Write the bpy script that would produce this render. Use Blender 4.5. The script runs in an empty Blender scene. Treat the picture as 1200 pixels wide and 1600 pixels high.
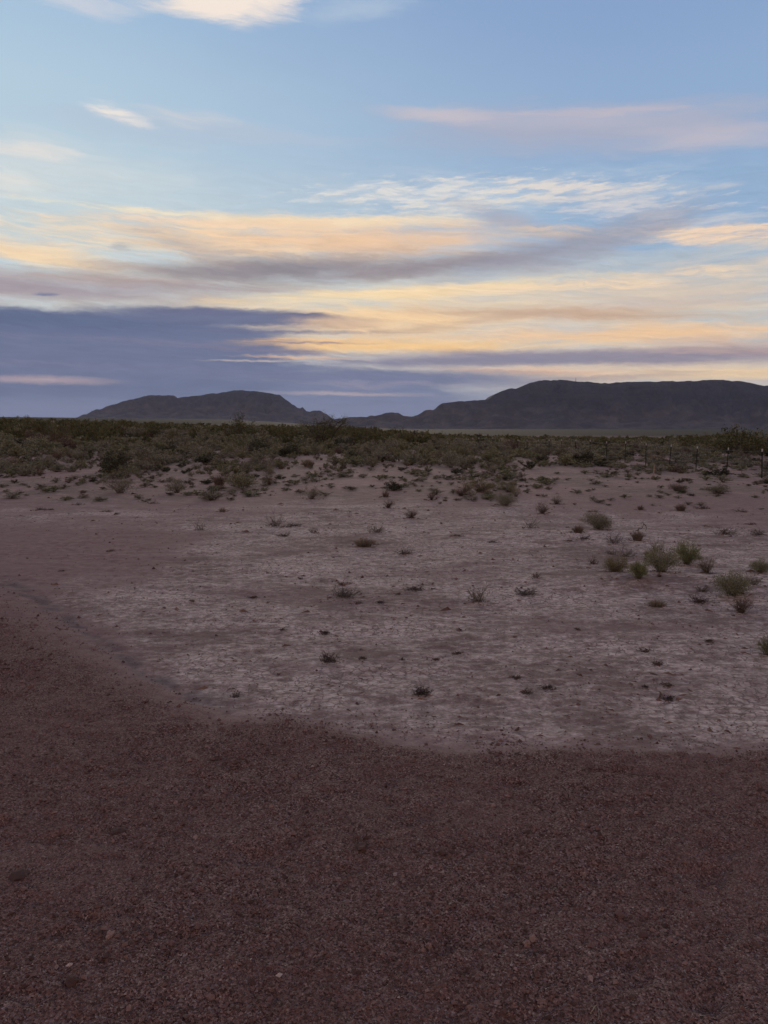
import bpy, math
import numpy as np

# ------------------------------------------------------------------ camera
sc = bpy.context.scene
COL = sc.collection
F_PX, CX, CY, HORIZON = 1185.0, 600.0, 800.0, 670.0      # photograph: 1200 x 1600
CAM_H = 1.7
PITCH = math.atan((CY - HORIZON) / F_PX)
cam_data = bpy.data.cameras.new('camera')
cam_data.sensor_fit = 'HORIZONTAL'
cam_data.sensor_width = 36.0
cam_data.lens = 36.0 * F_PX / 1200.0
cam_data.clip_start = 0.05
cam_data.clip_end = 90000.0
cam = bpy.data.objects.new('camera', cam_data)
COL.objects.link(cam)
cam.location = (0, 0, CAM_H)
cam.rotation_euler = (math.pi / 2 - PITCH, 0, 0)
sc.camera = cam
SP, CP = math.sin(PITCH), math.cos(PITCH)


def ray(px, py):
    """direction (x, y, z) in the world of a point of the photograph"""
    u = (np.asarray(px, float) - CX) / F_PX
    v = (CY - np.asarray(py, float)) / F_PX
    return u, CP + v * SP, -SP + v * CP


def azel(px, py):
    x, y, z = ray(px, py)
    return math.degrees(math.atan2(x, y)), math.degrees(math.atan2(z, math.hypot(x, y)))


def lin(c):
    return [((v / 255.0) / 12.92 if v / 255.0 <= 0.04045 else ((v / 255.0 + 0.055) / 1.055) ** 2.4) for v in c]


# ------------------------------------------------------------------ view, world, sun
sc.view_settings.view_transform = 'Standard'
sc.view_settings.look = 'None'
sc.view_settings.exposure = 0.0
sc.view_settings.gamma = 1.0
sc.view_settings.use_curve_mapping = False
sc.cycles.max_bounces = 4
sc.cycles.volume_bounces = 0
sc.cycles.use_denoising = True

SUN_AZ, SUN_EL = math.radians(-1.0), math.radians(2.2)
SKY_STRENGTH = 0.1

world = bpy.data.worlds.new('World')
sc.world = world
world.use_nodes = True
world.cycles.sampling_method = 'MANUAL'
world.cycles.sample_map_resolution = 512
NT = world.node_tree
NT.nodes.clear()


class Graph:
    def __init__(self, nt):
        self.nt = nt

    def new(self, kind, **kw):
        n = self.nt.nodes.new(kind)
        for k, v in kw.items():
            setattr(n, k, v)
        return n

    def put(self, sock, v):
        if hasattr(v, 'is_linked') or isinstance(v, bpy.types.NodeSocket):
            self.nt.links.new(v, sock)
        elif v is not None:
            if hasattr(sock.default_value, '__len__') and not hasattr(v, '__len__'):
                v = (v,) * len(sock.default_value)
            if hasattr(sock.default_value, '__len__') and len(v) == 3 and len(sock.default_value) == 4:
                v = tuple(v) + (1.0,)
            sock.default_value = v

    def math(self, op, a, b=None, c=None, clamp=False):
        n = self.new('ShaderNodeMath', operation=op, use_clamp=clamp)
        for i, v in enumerate((a, b, c)):
            if v is not None:
                self.put(n.inputs[i], v)
        return n.outputs[0]

    def vmath(self, op, a, b=None, out=0):
        n = self.new('ShaderNodeVectorMath', operation=op)
        self.put(n.inputs[0], a)
        if b is not None:
            if op == 'SCALE':
                self.put(n.inputs['Scale'], b)
            else:
                self.put(n.inputs[1], b)
        return n.outputs[out]

    def vlen(self, a):
        return self.vmath('LENGTH', a, out='Value')

    def noise(self, vec, scale=1.0, detail=4.0, rough=0.5, color=False, dist=0.0, dims='3D'):
        n = self.new('ShaderNodeTexNoise', noise_dimensions=dims)
        self.put(n.inputs['Vector'], vec)
        n.inputs['Scale'].default_value = scale
        n.inputs['Detail'].default_value = detail
        n.inputs['Roughness'].default_value = rough
        n.inputs['Distortion'].default_value = dist
        return n.outputs['Color' if color else 'Fac']

    def voronoi(self, vec, scale=1.0, feature='F1', out='Distance', rand=1.0):
        n = self.new('ShaderNodeTexVoronoi', feature=feature)
        self.put(n.inputs['Vector'], vec)
        n.inputs['Scale'].default_value = scale
        n.inputs['Randomness'].default_value = rand
        return n.outputs[out]

    def ramp(self, v, a, b, lo=0.0, hi=1.0, smooth=True):
        n = self.new('ShaderNodeMapRange', interpolation_type='SMOOTHSTEP' if smooth else 'LINEAR')
        n.clamp = True
        self.put(n.inputs['Value'], v)
        for k, x in zip(('From Min', 'From Max', 'To Min', 'To Max'), (a, b, lo, hi)):
            self.put(n.inputs[k], x)
        return n.outputs['Result']

    def mix(self, f, a, b, blend='MIX'):
        n = self.new('ShaderNodeMix', data_type='RGBA', blend_type=blend)
        n.clamp_factor = True
        self.put(n.inputs[0], f)
        self.put(n.inputs[6], a)
        self.put(n.inputs[7], b)
        return n.outputs[2]

    def curve(self, v, pts):
        """piecewise colour ramp: pts = [(position 0..1, colour)]"""
        n = self.new('ShaderNodeValToRGB')
        cr = n.color_ramp
        cr.interpolation = 'EASE'
        while len(cr.elements) > 1:
            cr.elements.remove(cr.elements[-1])
        cr.elements[0].position = pts[0][0]
        cr.elements[0].color = tuple(pts[0][1]) + (1.0,)
        for p, c in pts[1:]:
            e = cr.elements.new(p)
            e.color = tuple(c) + (1.0,)
        self.put(n.inputs[0], v)
        return n.outputs[0]

    def mapping(self, vec, loc, rot, scale):
        n = self.new('ShaderNodeMapping', vector_type='TEXTURE')
        self.put(n.inputs['Vector'], vec)
        n.inputs['Location'].default_value = loc
        n.inputs['Rotation'].default_value = (0, 0, rot)
        n.inputs['Scale'].default_value = scale
        return n.outputs[0]


def build_sky():
    g = Graph(NT)
    sky = g.new('ShaderNodeTexSky', sky_type='NISHITA')
    sky.sun_disc = False
    sky.sun_elevation = SUN_EL
    sky.sun_rotation = SUN_AZ
    sky.altitude = 1300.0
    sky.air_density = 1.0
    sky.dust_density = 0.6
    sky.ozone_density = 1.6
    d = g.vmath('NORMALIZE', g.new('ShaderNodeTexCoord').outputs['Generated'])
    s = g.new('ShaderNodeSeparateXYZ')
    g.put(s.inputs[0], d)
    az = g.math('MULTIPLY', g.math('ARCTAN2', s.outputs[0], s.outputs[1]), 180 / math.pi)
    el = g.math('MULTIPLY', g.math('ARCSINE', s.outputs[2]), 180 / math.pi)
    c = g.new('ShaderNodeCombineXYZ')
    g.put(c.inputs[0], az)
    g.put(c.inputs[1], el)
    P = c.outputs[0]                                       # the celestial sphere in degrees: azimuth, elevation
    # slow warp of the whole cloud field
    w = g.noise(g.vmath('MULTIPLY', P, (0.07, 0.28, 1)), 1.0, 3.0, 0.55, color=True)
    w2 = g.noise(g.vmath('MULTIPLY', P, (0.28, 1.1, 1)), 1.0, 4.0, 0.6, color=True)
    W = g.vmath('ADD', P, g.vmath('MULTIPLY', g.vmath('SUBTRACT', w, (.5, .5, .5)), (7.0, 2.2, 0)))
    W = g.vmath('ADD', W, g.vmath('MULTIPLY', g.vmath('SUBTRACT', w2, (.5, .5, .5)), (1.8, 0.5, 0)))
    L = g.vmath('ADD', P, g.vmath('MULTIPLY', g.vmath('SUBTRACT', w2, (.5, .5, .5)), (1.5, 0.35, 0)))
    w3 = g.vmath('MULTIPLY', g.vmath('SUBTRACT', g.noise(g.vmath('MULTIPLY', P, (1.1, 4.5, 1)), 1.0, 5.0, 0.65, color=True), (.5, .5, .5)), (1.5, 0.34, 0))
    L = g.vmath('ADD', L, w3)
    W = g.vmath('ADD', W, w3)
    # streak fields: broad, fine, cirrus
    tilt = g.mapping(W, (0, 0, 0), math.radians(-3), (1, 1, 1))
    S1 = g.noise(g.vmath('MULTIPLY', tilt, (0.12, 0.95, 1)), 1.0, 8.0, 0.62)
    S2 = g.noise(g.vmath('MULTIPLY', tilt, (0.20, 2.2, 3)), 1.0, 6.0, 0.6)
    S4 = g.noise(g.vmath('MULTIPLY', tilt, (0.35, 4.2, 5)), 1.0, 5.0, 0.6)
    S3 = g.noise(g.vmath('MULTIPLY', g.mapping(L, (0, 0, 0), math.radians(4), (1, 1, 1)), (0.42, 2.6, 7)), 1.0, 7.0, 0.62)

    # clear sky: the Nishita sky, paler towards the lower left
    K = 1.0 / SKY_STRENGTH

    def rgb(c8):
        return [v * K for v in lin(c8)]

    # evening air: blue above, paler and greener near the horizon
    x = g.ramp(el, 0.0, 40.0, smooth=False)
    left = g.curve(x, [(0.0, lin((168, 176, 190))), (0.15, lin((198, 208, 214))), (0.36, lin((206, 221, 226))), (0.52, lin((188, 212, 229))), (0.70, lin((168, 198, 226))), (0.85, lin((146, 176, 212))), (1.0, lin((120, 150, 192)))])
    right = g.curve(x, [(0.0, lin((174, 180, 192))), (0.15, lin((176, 196, 212))), (0.36, lin((152, 181, 213))), (0.52, lin((148, 177, 213))), (0.70, lin((139, 167, 208))), (0.85, lin((124, 152, 196))), (1.0, lin((106, 136, 182)))])
    lr = g.ramp(g.vmath('DOT_PRODUCT', W, (1, 0.35, 0), out='Value'), -22.0, 27.0)
    air = g.vmath('SCALE', g.mix(lr, left, right), K)
    # unseen sky behind, made brighter and pinker to lift light on the ground
    back = g.ramp(g.math('ABSOLUTE', az), 35.0, 130.0)
    air = g.mix(back, air, g.vmath('SCALE', g.curve(x, [(0, lin((200, 168, 168))), (0.35, lin((238, 200, 184))), (0.7, lin((222, 192, 184))), (1.0, lin((186, 172, 184)))]), K))
    col = g.mix(0.93, g.vmath('SCALE', sky.outputs[0], 1.0), air)

    thin = g.ramp(S4, 0.30, 0.58, 0.45, 1.0)
    fields = {0: None, 1: S1, 2: S2, 3: S3}

    def cloud(col, px, py, hw, hh, rot, colour, op, soft=0.6, field=1, k=0.8, calm=False):
        """one cloud: centre and half size as seen in the photograph, turned into degrees of sky"""
        a, e = azel(px, py)
        a2, _ = azel(px + 1, py)
        _, e2 = azel(px, py - 1)
        # a nil term keeps the shader compiler working through the clouds one after another
        src = g.new('ShaderNodeVectorMath', operation='MULTIPLY_ADD')
        g.put(src.inputs[0], col)
        src.inputs[1].default_value = (1e-9, 1e-9, 0)
        g.put(src.inputs[2], L if calm else W)
        m = g.mapping(src.outputs[0], (a, e, 0), math.radians(rot), (hw * (a2 - a), hh * (e2 - e), 1))
        if calm == 2:                                      # a slab: flat edges, round corners
            q = g.math('SQRT', g.vlen(g.vmath('MULTIPLY', m, m)))
        else:
            q = g.vlen(m)
        if field:
            q = g.math('MULTIPLY_ADD', g.math('SUBTRACT', 0.5, fields[field]), 3.4 * k, q)
        msk = g.ramp(q, 1.12, 1.0 - 1.15 * soft, 0.0, op)
        if field in (2, 3):
            msk = g.math('MULTIPLY', msk, thin)
        return g.mix(msk, col, rgb(colour))

    for args in CLOUDS:
        col = cloud(col, *args)
    fib = g.math('MULTIPLY', g.math('SUBTRACT', S4, .5), g.math('MULTIPLY', g.ramp(el, 22.0, 10.0), .42))
    col = g.vmath('SCALE', col, g.math('ADD', 1.0, fib))
    # horizon air and the dim half below the horizon (never seen: the ground sheet covers it)
    bg = g.new('ShaderNodeBackground')
    g.put(bg.inputs['Color'], col)
    bg.inputs['Strength'].default_value = SKY_STRENGTH
    out = g.new('ShaderNodeOutputWorld')
    NT.links.new(bg.outputs[0], out.inputs['Surface'])


# px, py, half width, half height, turn, colour, opacity, softness, streak field, streak strength, calm
CLOUDS = [
    # high thin veils
    (60, 260, 330, 70, 0, (214, 221, 222), .55, .9, 1, .5),
    (40, 228, 120, 17, 0, (240, 230, 220), .7, .85, 1, .6),
    (15, 278, 80, 26, 0, (238, 232, 222), .5, .9, 1, .5),
    (330, 206, 280, 30, 0, (184, 196, 214), .6, .9, 1, .6),
    (188, 181, 62, 17, -12, (240, 232, 224), .95, .85, 2, .6, True),
    (300, 186, 100, 20, 0, (212, 212, 216), .55, .9, 2, .7),
    (350, -8, 140, 50, 0, (248, 233, 220), .98, .45, 1, .35, True),
    (70, -8, 150, 28, 0, (218, 216, 222), .6, .8, 1, .6),
    (560, 12, 140, 22, 4, (190, 205, 220), .5, .9, 1, .5),
    # mauve bank, upper right
    (910, 206, 430, 52, -3, (170, 178, 200), .80, .9, 1, .4),
    (920, 202, 390, 52, -4, (172, 176, 196), .75, .9, 1, .35, True),
    (690, 180, 120, 18, -4, (206, 196, 202), .8, .9, 1, .45, True),
    (880, 186, 260, 20, -3, (188, 186, 201), .6, .9, 1, .4, True),
    (1130, 214, 190, 26, -6, (200, 191, 200), .7, .95, 1, .4, True),
    (930, 176, 220, 9, -4, (204, 190, 196), .6, .9, 2, .7, True),
    # cirrus streaks
    (760, 305, 380, 50, 0, (192, 206, 220), .6, .9, 1, .8),
    (660, 300, 210, 24, 2, (236, 229, 220), .75, .9, 3, 1.2, True),
    (720, 322, 250, 18, 6, (234, 225, 212), .70, .9, 3, 1.3, True),
    (940, 308, 170, 30, -7, (224, 216, 210), .80, .9, 3, 1.1, True),
    (900, 290, 170, 12, -5, (226, 218, 212), .75, .9, 3, 1.1, True),
    (1000, 330, 190, 22, -5, (206, 206, 214), .6, .9, 3, 1.1, True),
    (1128, 290, 40, 5, 0, (214, 212, 214), .6, .9, 2, .4, True),
    (1130, 340, 150, 10, -2, (206, 206, 210), .65, .9, 2, .6),
    # general warm veil behind the main bank
    (700, 480, 950, 100, 0, (232, 218, 192), .85, .9, 1, .5),
    (1000, 570, 800, 60, 0, (236, 209, 178), .9, .9, 1, .2),
    (1080, 400, 300, 22, 0, (178, 192, 204), .75, .9, 1, .5),
    (1060, 440, 420, 40, 0, (214, 199, 184), .75, .9, 2, .8),
    (340, 374, 420, 46, 0, (246, 220, 186), .92, .8, 2, .6),
    (520, 348, 300, 15, 1, (252, 227, 190), .9, .8, 1, .5, True),
    (260, 333, 260, 7, -1, (244, 231, 204), .85, .9, 2, .6, True),
    (330, 348, 240, 8, 0, (248, 220, 192), .8, .9, 2, .6, True),
    (60, 392, 230, 22, -7, (250, 220, 180), .95, .8, 1, .5),
    (560, 388, 320, 40, 0, (236, 200, 168), .85, .9, 1, .5),
    (800, 344, 120, 20, -16, (170, 174, 190), .8, .9, 1, .5, True),
    (840, 361, 160, 15, -6, (214, 194, 178), .85, .9, 2, .7, True),
    (1110, 368, 190, 20, -7, (244, 214, 184), .97, .7, 3, .5, True),
    (1160, 356, 120, 9, -2, (246, 216, 186), .9, .8, 2, .5, True),
    (480, 372, 420, 34, -2, (250, 205, 158), .40, .95, 1, .3, True),
    # grey cores
    (300, 388, 170, 26, -14, (186, 168, 160), .55, .9, 1, .5, True),
    (190, 385, 24, 8, 0, (176, 178, 182), .7, .9, 1, .4, True),
    (60, 448, 480, 34, 0, (166, 154, 162), .95, .85, 1, .4, True),
    (260, 424, 320, 22, 4, (176, 162, 160), .85, .9, 2, .6),
    (470, 420, 330, 34, 3, (142, 136, 144), .97, .9, 1, .4, True),
    (690, 414, 290, 20, 6, (152, 142, 148), .95, .9, 1, .4, True),
    (845, 396, 265, 33, 11, (154, 154, 168), .85, .9, 1, .4, True),
    (950, 376, 170, 36, 17, (162, 166, 182), .7, .9, 1, .5, True),
    (250, 440, 260, 10, 0, (198, 172, 160), .5, .9, 2, .9),
    (330, 450, 220, 14, 0, (160, 148, 156), .7, .9, 2, .6, True),
    # bright gap under the main bank
    (640, 458, 330, 15, 3, (255, 228, 180), .97, .8, 1, .4, True),
    (900, 440, 420, 14, 1, (248, 220, 186), .8, .9, 2, .8),
    (560, 500, 290, 36, 1, (254, 220, 172), .95, .8, 1, .5, True),
    (1040, 468, 320, 14, 0, (200, 188, 182), .75, .9, 2, .8),
    (1130, 490, 220, 14, 0, (198, 196, 190), .65, .9, 2, .8),
    (880, 491, 330, 14, -3, (182, 158, 144), .9, .9, 1, .5, True),
    (760, 500, 200, 8, 6, (190, 166, 150), .7, .9, 2, .6, True),
    (980, 522, 400, 20, 0, (248, 206, 160), .95, .85, 1, .5, True),
    (640, 516, 130, 10, 5, (204, 178, 152), .8, .9, 2, .6, True),
    (600, 541, 400, 14, 0, (255, 215, 154), .98, .8, 1, .3, True),
    (1160, 535, 220, 20, -2, (202, 176, 164), .8, .9, 1, .5),
    (820, 505, 560, 70, 0, (252, 203, 152), .30, .95, 1, .25, True),
    (560, 545, 360, 14, 0, (255, 203, 134), .55, .95, 1, .25, True),
    # lower mauve bank on the right
    (960, 558, 480, 17, -1, (148, 141, 157), .97, .6, 1, .25, True),
    (700, 566, 300, 13, 0, (137, 134, 155), .95, .8, 1, .3, True),
    (1120, 547, 240, 9, -1, (190, 162, 156), .7, .9, 2, .6),
    # yellow strip over the mesa
    (1120, 584, 380, 12, 0, (244, 213, 172), .98, .7, 1, .2, True),
    (860, 581, 190, 9, -2, (236, 192, 160), .85, .85, 2, .6, True),
    (960, 590, 190, 9, 2, (184, 166, 160), .8, .8, 2, .6, True),
    # left slate slab and everything below it
    (100, 660, 900, 120, 0, (114, 125, 156), .99, .20, 1, .15, True),
    (-100, 546, 655, 72, 0, (101, 113, 145), .98, .07, 1, .07, 2),
    (-40, 494, 540, 18, 0, (92, 106, 138), .92, .7, 1, .3, True),
    (60, 548, 560, 26, 0, (109, 117, 148), .85, .9, 1, .4, True),
    (200, 532, 260, 8, 0, (126, 124, 150), .6, .9, 2, .6, True),
    (60, 568, 300, 8, 0, (128, 126, 152), .6, .9, 2, .6, True),
    (360, 497, 250, 17, -1, (103, 112, 143), .97, .45, 1, .15, True),
    (470, 494, 62, 5.5, 1, (112, 113, 138), .97, .5, 1, .15, True),
    (330, 487, 170, 8, 1, (106, 111, 140), .95, .7, 1, .2, True),
    (110, 515, 220, 14, 0, (98, 107, 142), .6, .9, 2, .5),
    (430, 510, 110, 4.5, 1, (198, 180, 168), .9, .9, 2, .5, True),
    (540, 505, 110, 14, 0, (230, 195, 160), .85, .9, 1, .4, True),
    (430, 518, 190, 5, 0, (110, 112, 142), .92, .8, 2, .4, True),
    (500, 534, 180, 9, 1, (246, 199, 142), .97, .85, 2, .4, True),
    (480, 536, 130, 2.5, 0, (150, 136, 146), .9, .9, 2, .4, True),
    (430, 549, 200, 6, -2, (126, 122, 146), .92, .9, 2, .5, True),
    (470, 559, 120, 3.5, -1, (240, 191, 148), .95, .9, 2, .4, True),
    (400, 564, 120, 2.5, 0, (206, 188, 180), .8, .9, 2, .4, True),
    (72, 461, 26, 4, 0, (124, 127, 154), .95, .8, 1, .1, True),
    (250, 580, 460, 18, 0, (113, 120, 150), .7, .9, 1, .3, True),
    (620, 590, 320, 17, -1, (114, 121, 151), .97, .6, 1, .15, True),
    (780, 580, 130, 4, -2, (190, 160, 152), .7, .9, 2, .5, True),
    (60, 593, 170, 9, 0, (184, 163, 170), .92, .9, 1, .2, True),
    (545, 615, 160, 5, -1, (186, 169, 174), .92, .9, 1, .2, True),
    (600, 603, 260, 4, -1, (150, 145, 164), .6, .9, 2, .5),
    (500, 668, 900, 34, 0, (127, 139, 172), .9, .9, 1, .1, True),
]
build_sky()

sun_data = bpy.data.lights.new('sun', 'SUN')
sun_data.energy = 1.1
sun_data.angle = math.radians(18)
sun_data.color = (1.0, 0.80, 0.58)
sun = bpy.data.objects.new('sun', sun_data)
COL.objects.link(sun)
_el, _az = math.radians(7.0), SUN_AZ
sun.rotation_euler = (math.pi / 2 - _el, 0, math.pi - _az)


# ------------------------------------------------------------------ helpers
rng = np.random.default_rng(11)


def sstep(a, b, x):
    t = np.clip((np.asarray(x, float) - a) / (b - a), 0, 1)
    return t * t * (3 - 2 * t)


def _hash(ix, iy, seed):
    h = (ix.astype(np.int64) * 374761393 + iy.astype(np.int64) * 668265263 + seed * 1442695041) & 0xFFFFFFFF
    h = ((h ^ (h >> 13)) * 1274126177) & 0xFFFFFFFF
    return (h ^ (h >> 16)) & 0xFFFF


def perlin(x, y, seed=0):
    ix, iy = np.floor(x), np.floor(y)
    fx, fy = x - ix, y - iy
    ux, uy = fx * fx * fx * (fx * (fx * 6 - 15) + 10), fy * fy * fy * (fy * (fy * 6 - 15) + 10)

    def gr(dx, dy):
        a = _hash(ix + dx, iy + dy, seed) * (2 * math.pi / 65536.0)
        return np.cos(a) * (fx - dx) + np.sin(a) * (fy - dy)
    a = gr(0, 0) * (1 - ux) + gr(1, 0) * ux
    b = gr(0, 1) * (1 - ux) + gr(1, 1) * ux
    return (a * (1 - uy) + b * uy) * 1.5


def fbm(x, y, octaves=4, seed=0, gain=0.5):
    s, amp, out = 1.0, 1.0, 0.0
    for o in range(octaves):
        c, q = math.cos(.5 + 1.1 * o) * s, math.sin(.5 + 1.1 * o) * s          # every octave turned, so no lattice shows
        out = out + amp * perlin(x * c - y * q, x * q + y * c, seed + 17 * o)
        s *= 2.03
        amp *= gain
    return out


def mesh_obj(name, verts, faces, mats, parent=None, smooth=False, attrs=None, midx=None):
    """verts (n,3); faces: an (m,3)/(m,4) array or a list of such arrays; attrs: {name: per-vertex float array}"""
    me = bpy.data.meshes.new(name)
    verts = np.asarray(verts, np.float32)
    groups = faces if isinstance(faces, list) else [faces]
    groups = [np.asarray(f, np.int32) for f in groups if len(f)]
    me.vertices.add(len(verts))
    me.vertices.foreach_set('co', verts.ravel())
    nl = sum(f.size for f in groups)
    nf = sum(len(f) for f in groups)
    me.loops.add(nl)
    me.polygons.add(nf)
    me.loops.foreach_set('vertex_index', np.concatenate([f.ravel() for f in groups]))
    tot = np.concatenate([np.full(len(f), f.shape[1], np.int32) for f in groups])
    me.polygons.foreach_set('loop_start', np.concatenate([[0], np.cumsum(tot)[:-1]]).astype(np.int32))
    me.polygons.foreach_set('loop_total', tot)
    me.polygons.foreach_set('use_smooth', np.full(nf, smooth, bool))
    for m in (mats if isinstance(mats, (list, tuple)) else [mats]):
        me.materials.append(m)
    if midx is not None:
        me.polygons.foreach_set('material_index', np.asarray(midx, np.int32))
    for k, v in (attrs or {}).items():
        a = me.attributes.new(k, 'FLOAT', 'POINT')
        a.data.foreach_set('value', np.asarray(v, np.float32))
    me.update()
    me.validate()
    o = bpy.data.objects.new(name, me)
    COL.objects.link(o)
    if parent is not None:
        o.parent = parent
    return o


def tag(o, label=None, category=None, group=None, kind=None):
    if label:
        o['label'] = label
    if category:
        o['category'] = category
        o['kind'] = 'thing'
    if group:
        o['group'] = group
    if kind:
        o['kind'] = kind
    return o


def empty(name, loc, label, category, group=None, rz=0.0):
    o = bpy.data.objects.new(name, None)
    COL.objects.link(o)
    o.location = loc
    o.rotation_euler = (0, 0, rz)
    o.empty_display_size = 0.2
    return tag(o, label, category, group)


def material(name, build):
    m = bpy.data.materials.new(name)
    m.use_nodes = True
    nt = m.node_tree
    nt.nodes.clear()
    g = Graph(nt)
    b = g.new('ShaderNodeBsdfPrincipled')
    o = g.new('ShaderNodeOutputMaterial')
    nt.links.new(b.outputs[0], o.inputs['Surface'])
    b.inputs['Specular IOR Level'].default_value = 0.12
    b.inputs['Roughness'].default_value = 0.9
    build(g, b)
    return m


def attr(g, name):
    n = g.new('ShaderNodeAttribute')
    n.attribute_name = name
    return n.outputs['Fac']


def bump(g, b, height, strength, dist):
    n = g.new('ShaderNodeBump')
    n.inputs['Strength'].default_value = strength
    n.inputs['Distance'].default_value = dist
    g.put(n.inputs['Height'], height)
    g.put(b.inputs['Normal'], n.outputs[0])


# ------------------------------------------------------------------ terrain
def project(x, y, z):
    """where a point of the world shows in the photograph (only to lay out soil types and densities)"""
    dz = z - CAM_H
    depth = y * CP - dz * SP
    up = y * SP + dz * CP
    depth = np.where(depth > 0.05, depth, 0.05)
    return CX + F_PX * x / depth, CY - F_PX * up / depth


def pix_of(x, y):
    return project(x, y, 0.0)


def poly_dist(px, py, poly):
    """signed distance to a closed outline: positive inside"""
    px, py = np.asarray(px, float), np.asarray(py, float)
    best = np.full(px.shape, 1e18)
    inside = np.zeros(px.shape, bool)
    n = len(poly)
    for i in range(n):
        (x0, y0), (x1, y1) = poly[i], poly[(i + 1) % n]
        dx, dy = x1 - x0, y1 - y0
        t = np.clip(((px - x0) * dx + (py - y0) * dy) / (dx * dx + dy * dy), 0, 1)
        best = np.minimum(best, (px - x0 - t * dx) ** 2 + (py - y0 - t * dy) ** 2)
        if y0 != y1:
            inside ^= ((y0 > py) != (y1 > py)) & (px < (x1 - x0) * (py - y0) / (y1 - y0) + x0)
    return np.where(inside, 1, -1) * np.sqrt(best)


GRAVEL_EDGE = [(-900, 800), (-300, 880), (0, 932), (60, 958), (130, 1003), (200, 1055), (270, 1098), (330, 1117), (420, 1128), (500, 1138),
               (560, 1150), (640, 1163), (720, 1168), (850, 1169), (1000, 1170), (1200, 1170), (1700, 1172), (2600, 1172)]
GX = np.array([p[0] for p in GRAVEL_EDGE], float)
GY = np.array([p[1] for p in GRAVEL_EDGE], float)
PALE = [(95, 945), (180, 1003), (255, 1058), (300, 1098), (360, 1122), (450, 1128), (520, 1140), (600, 1156), (700, 1166), (1200, 1168),
        (2600, 1168), (2600, 800), (1210, 815), (900, 800), (700, 780), (560, 772), (420, 790), (250, 795), (0, 790), (-900, 780), (-900, 800), (0, 806), (200, 812), (330, 830),
        (300, 862), (215, 890), (150, 910), (110, 922)]


def rebound(x, y):
    r = np.hypot(x, y)
    return r


def terrain(x, y):
    """height of the ground sheet without its fine grain"""
    x, y = np.asarray(x, float), np.asarray(y, float)
    r = np.hypot(x, y) + 1e-6
    azd = np.degrees(np.arctan2(x, y))
    left = 0.0128 * sstep(2, -14, azd) + 0.0014 * sstep(-14, -30, azd)
    z = np.maximum(r - 70, 0) * left
    z = z - 1.3 * sstep(45, 150, r) * sstep(-6, 6, azd)
    amp = sstep(3, 60, r)
    z = z + 0.16 * amp * fbm(x / 19, y / 23, 3, 5)
    z = z + np.clip((r - 400) / 3000, 0, 1) * 3 * fbm(x / 900, y / 900, 3, 9)
    # the low hummock of blown sand the green shrubs stand on, and two flatter ones
    for cx, cy, a, b, h in ((2.95, 8.35, 1.25, .55, .085), (4.15, 7.8, .7, .45, .05), (3.4, 12.0, 1.6, .8, .05), (-0.6, 15.5, 2.2, 1.0, .05)):
        z = z + h * np.exp(-(((x - cx) / a) ** 2 + ((y - cy) / b) ** 2))
    return z


def soil(x, y):
    """soil types: gravel pad, pale caliche crust, scrub litter, tyre swath"""
    px, py = pix_of(x, y)
    ok = y > 0.3
    px = np.clip(px, -6000, 6000)
    py = np.clip(py, 600, 6000)
    wob = 16 * fbm(x * 1.3, y * 1.3, 5, 3, .6)
    edge = np.interp(px, GX, GY)
    wide = 22 + 48 * sstep(460, 100, px)
    gravel = sstep(-wide, wide, py + wob * .9 - edge - wide * .3)
    gravel = np.where(ok, gravel, 1.0)
    w2 = 22 * fbm(x * .9, y * .6, 4, 8)
    pale = sstep(-26, 30, poly_dist(px, py, PALE) + w2)
    pale = np.where(ok, pale * (1 - gravel), 0)
    litter = sstep(795, 762, py + 10 * fbm(x * .5, y * .5, 3, 21))
    litter = np.where(ok, litter, 0)
    track = np.exp(-((py - np.interp(px, [-300, 20, 110, 200, 300, 420], [840, 915, 968, 1032, 1090, 1108])) / 13.0) ** 2) * sstep(420, 250, px) * ok
    return gravel, pale, litter, track


def micro(x, y, gravel, pale, r):
    """clods, crust and grading marks"""
    near = sstep(40, 8, r)
    g = 0.013 * fbm(x / .45, y / .38, 3, 31) + 0.009 * fbm(x / .11, y / .09, 4, 37, .62) + 0.010 * np.maximum(fbm(x / .21, y / .17, 3, 41) - .45, 0)
    g = g - 0.060 * np.maximum(fbm(x / .42 + 9, y / .26, 3, 47) - .42, 0) + 0.034 * np.maximum(fbm(x / .09, y / .07 + 5, 2, 43) - .55, 0)
    g = g + 0.012 * fbm(x / 2.2, y / .9, 2, 45)
    p = 0.010 * fbm(x / 1.6, y / .55, 4, 51) + 0.0035 * fbm(x / .16, y / .08, 3, 57)
    crust = fbm(x / .55, y / .22, 4, 61)
    p = p - 0.008 * sstep(.1, .3, crust) * 1.0
    return near * (g * gravel + p * (1 - gravel)) + 0.05 * gravel * sstep(1.0, 4, r)


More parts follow.
